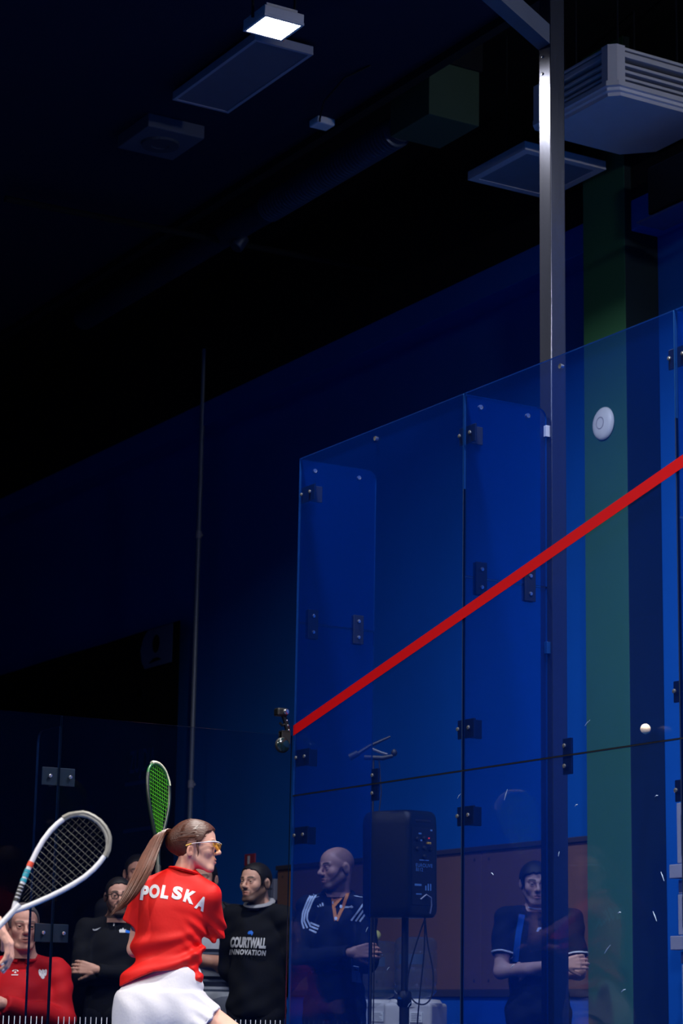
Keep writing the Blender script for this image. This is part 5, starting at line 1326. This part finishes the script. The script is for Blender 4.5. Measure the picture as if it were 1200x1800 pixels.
for pts in ([(20, 1715), (32, 1715), (32, 1713.3), (20, 1713.3)], [(25, 1711), (29, 1711), (28, 1708), (26, 1708)], [(21, 1707), (24, 1704.5), (25.5, 1706), (23, 1708.5)], [(33, 1707), (30, 1704.5), (28.5, 1706), (31, 1708.5)], [(25, 1704.5), (29, 1704.5), (27, 1707.5)]): patch_on(d, pts, EM)
b = MB(); Fz = d['F']; zp = [tuple(Fz.P(47, y, -.16)) for y in (1698, 1712, 1725)]
ribbon('zip', zp, .008, d['tree'], mat('zip_dark', srgb(50, 20, 24), .5), d['root'], cast=True)
patch_on(d, [(46, 1704), (49, 1704), (49, 1710), (46, 1710)], M_bracket, 'zip_pull', lift=.006)
# his chair
W = d['W']; rt = d['root']
ce = empty('chair', d['F'].loc, d['F'].rz+R_(6), label='plain dark chair under the seated man in red', cat='chair'); ORG[ce.name] = Vector((0, 0, 0))
zseat = W((0, 0, .93))[2]-.105
b = MB(); b.box((-.22, -.24, zseat-.04), (.22, .20, zseat), .012); b.build('seat', M_dark, ce, world=False)
b = MB(); b.box((-.21, .235, zseat+.12), (.21, .262, zseat+.50), .012); b.build('backrest', M_dark, ce, world=False)
for sx in (-1, 1):
    for sy in (-.20, .24):
        b = MB(); b.tube([(sx*.19, sy*.9, zseat-.03), (sx*.205, sy, .004)], .012, 8); b.build('leg', M_bracket, ce, world=False)
    b = MB(); b.tube([(sx*.19, .21, zseat-.03), (sx*.19, .25, zseat+.3)], .011, 8); b.build('back_post', M_bracket, ce, world=False)
# man with round glasses
d = spectator('person', 'bearded man with round dark glasses in a black half-zip top behind the ponytail', 208, 1540, 13.2, R_(0), R_(6), R_(0), skin=(200, 150, 132), top=cloth('black_halfzip', (14, 15, 20), .9), arms='crossed', hair=SHORT, beard=(.028, .85), bcol=(30, 24, 24), head_px=(208, 1576), shoulders=1.02, girth=1.05)
gl = empty('eyeglasses', tuple(Vector(d['F'].loc)+Matrix.Rotation(d['F'].rz, 3, 'Z')@Vector(d['hc'])), d['F'].rz, label='round dark-rimmed glasses on the man in the black half-zip', cat='glasses'); ORG[gl.name] = Vector((0, 0, 0))
for s in (-1, 1):
    b = MB(); b.tube([tuple(d['Rh']@(V3((s*.033+.022*math.cos(a), -.104+.12*abs(s*.033+.022*math.cos(a))*.3, -.002+.020*math.sin(a)))*d['hsc'])) for a in np.linspace(0, 2*math.pi, 21)[:-1]], .0024, 6, closed=True); b.build('rim', M_rubber, gl, smooth=True, world=False)
    b = MB(); b.tube([tuple(d['Rh']@(V3(q)*d['hsc'])) for q in ((s*.055, -.100, .004), (s*.074, -.08, .006), (s*.082, .0, .006), (s*.082, .03, -.006))], .0022, 6); b.build('temple', M_rubber, gl, smooth=True, world=False)
b = MB(); b.tube([tuple(d['Rh']@(V3(q)*d['hsc'])) for q in ((-.011, -.106, .002), (0, -.110, .005), (.011, -.106, .002))], .0022, 6); b.build('bridge', M_rubber, gl, smooth=True, world=False)
patch_on(d, [(163, 1633), (166, 1634.3), (170, 1633), (178, 1630), (170, 1636), (165, 1636.5), (163, 1635)], mat('pale_swoosh', srgb(190, 192, 198), .6))
patch_on(d, [(209, 1636), (212, 1633), (214, 1634.5), (216, 1631), (218, 1634.5), (222, 1634), (219, 1637), (222, 1640), (210, 1640)], WTXT); patch_on(d, [(221, 1635), (229, 1637), (229, 1641), (220, 1640)], mat('blue_emblem', srgb(20, 110, 225), .6))
ribbon('zip', [tuple(d['F'].P(200, y, -.15)) for y in (1610, 1618, 1626)], .006, d['tree'], mat('zip_silver', srgb(150, 152, 160), .3, .7), d['root'], cast=True)
# man further back
spectator('person', 'man far back whose forehead shows above the ponytail', 243, 1503, 15.0, R_(0), R_(8), R_(-2), skin=(196, 142, 126), top=cloth('dark_jumper', (22, 24, 34)), arms='down', hair=SHORT, shoulders=1.0)
# striped shirt man
SM = bpy.data.materials.new('striped_shirt'); SM.use_nodes = True; nt = SM.node_tree; p_ = nt.nodes['Principled BSDF']; p_.inputs['Roughness'].default_value = .85; p_.inputs['Specular IOR Level'].default_value = .2
tc = nt.nodes.new('ShaderNodeTexCoord'); sp = nt.nodes.new('ShaderNodeSeparateXYZ'); nt.links.new(tc.outputs['Object'], sp.inputs[0])
rp_ = nt.nodes.new('ShaderNodeValToRGB'); mm = nt.nodes.new('ShaderNodeMath'); mm.operation = 'MULTIPLY_ADD'; mm.inputs[1].default_value = 6.2; mm.inputs[2].default_value = .1; fr_ = nt.nodes.new('ShaderNodeMath'); fr_.operation = 'FRACT'
nt.links.new(sp.outputs[2], mm.inputs[0]); nt.links.new(mm.outputs[0], fr_.inputs[0]); nt.links.new(fr_.outputs[0], rp_.inputs[0]); rp_.color_ramp.interpolation = 'CONSTANT'
rp_.color_ramp.elements[0].color = (*srgb(190, 196, 206), 1); rp_.color_ramp.elements[1].position = .30; rp_.color_ramp.elements[1].color = (*srgb(60, 70, 92), 1)
for pos, cc in ((.38, (150, 156, 170)), (.48, (22, 28, 48)), (.66, (90, 100, 122)), (.74, (22, 28, 48)), (.86, (190, 196, 206))):
    el_ = rp_.color_ramp.elements.new(pos); el_.color = (*srgb(*cc), 1)
nt.links.new(rp_.outputs[0], p_.inputs['Base Color'])
d = spectator('person', 'man in a white and navy striped shirt with a backpack, behind the player', 364, 1512, 14.1, R_(-12), R_(-15), R_(-2), skin=(206, 150, 128), top=SM, long_sleeve=False, pants=(120, 126, 142), arms='crossed', hair=SHORT, head_px=(357, 1546), shoulders=1.0, girth=1.08, sleeve=.72, beard=(.04, .3), bcol=(70, 50, 46))
for x in (395, 330): ribbon('backpack_strap', [tuple(d['F'].P(q, y, -.14)) for q, y in ((x-2, 1572), (x+2, 1600), (x, 1640))], .05, d['tree'], M_rubber, d['root'], lift=.006, cast=True)
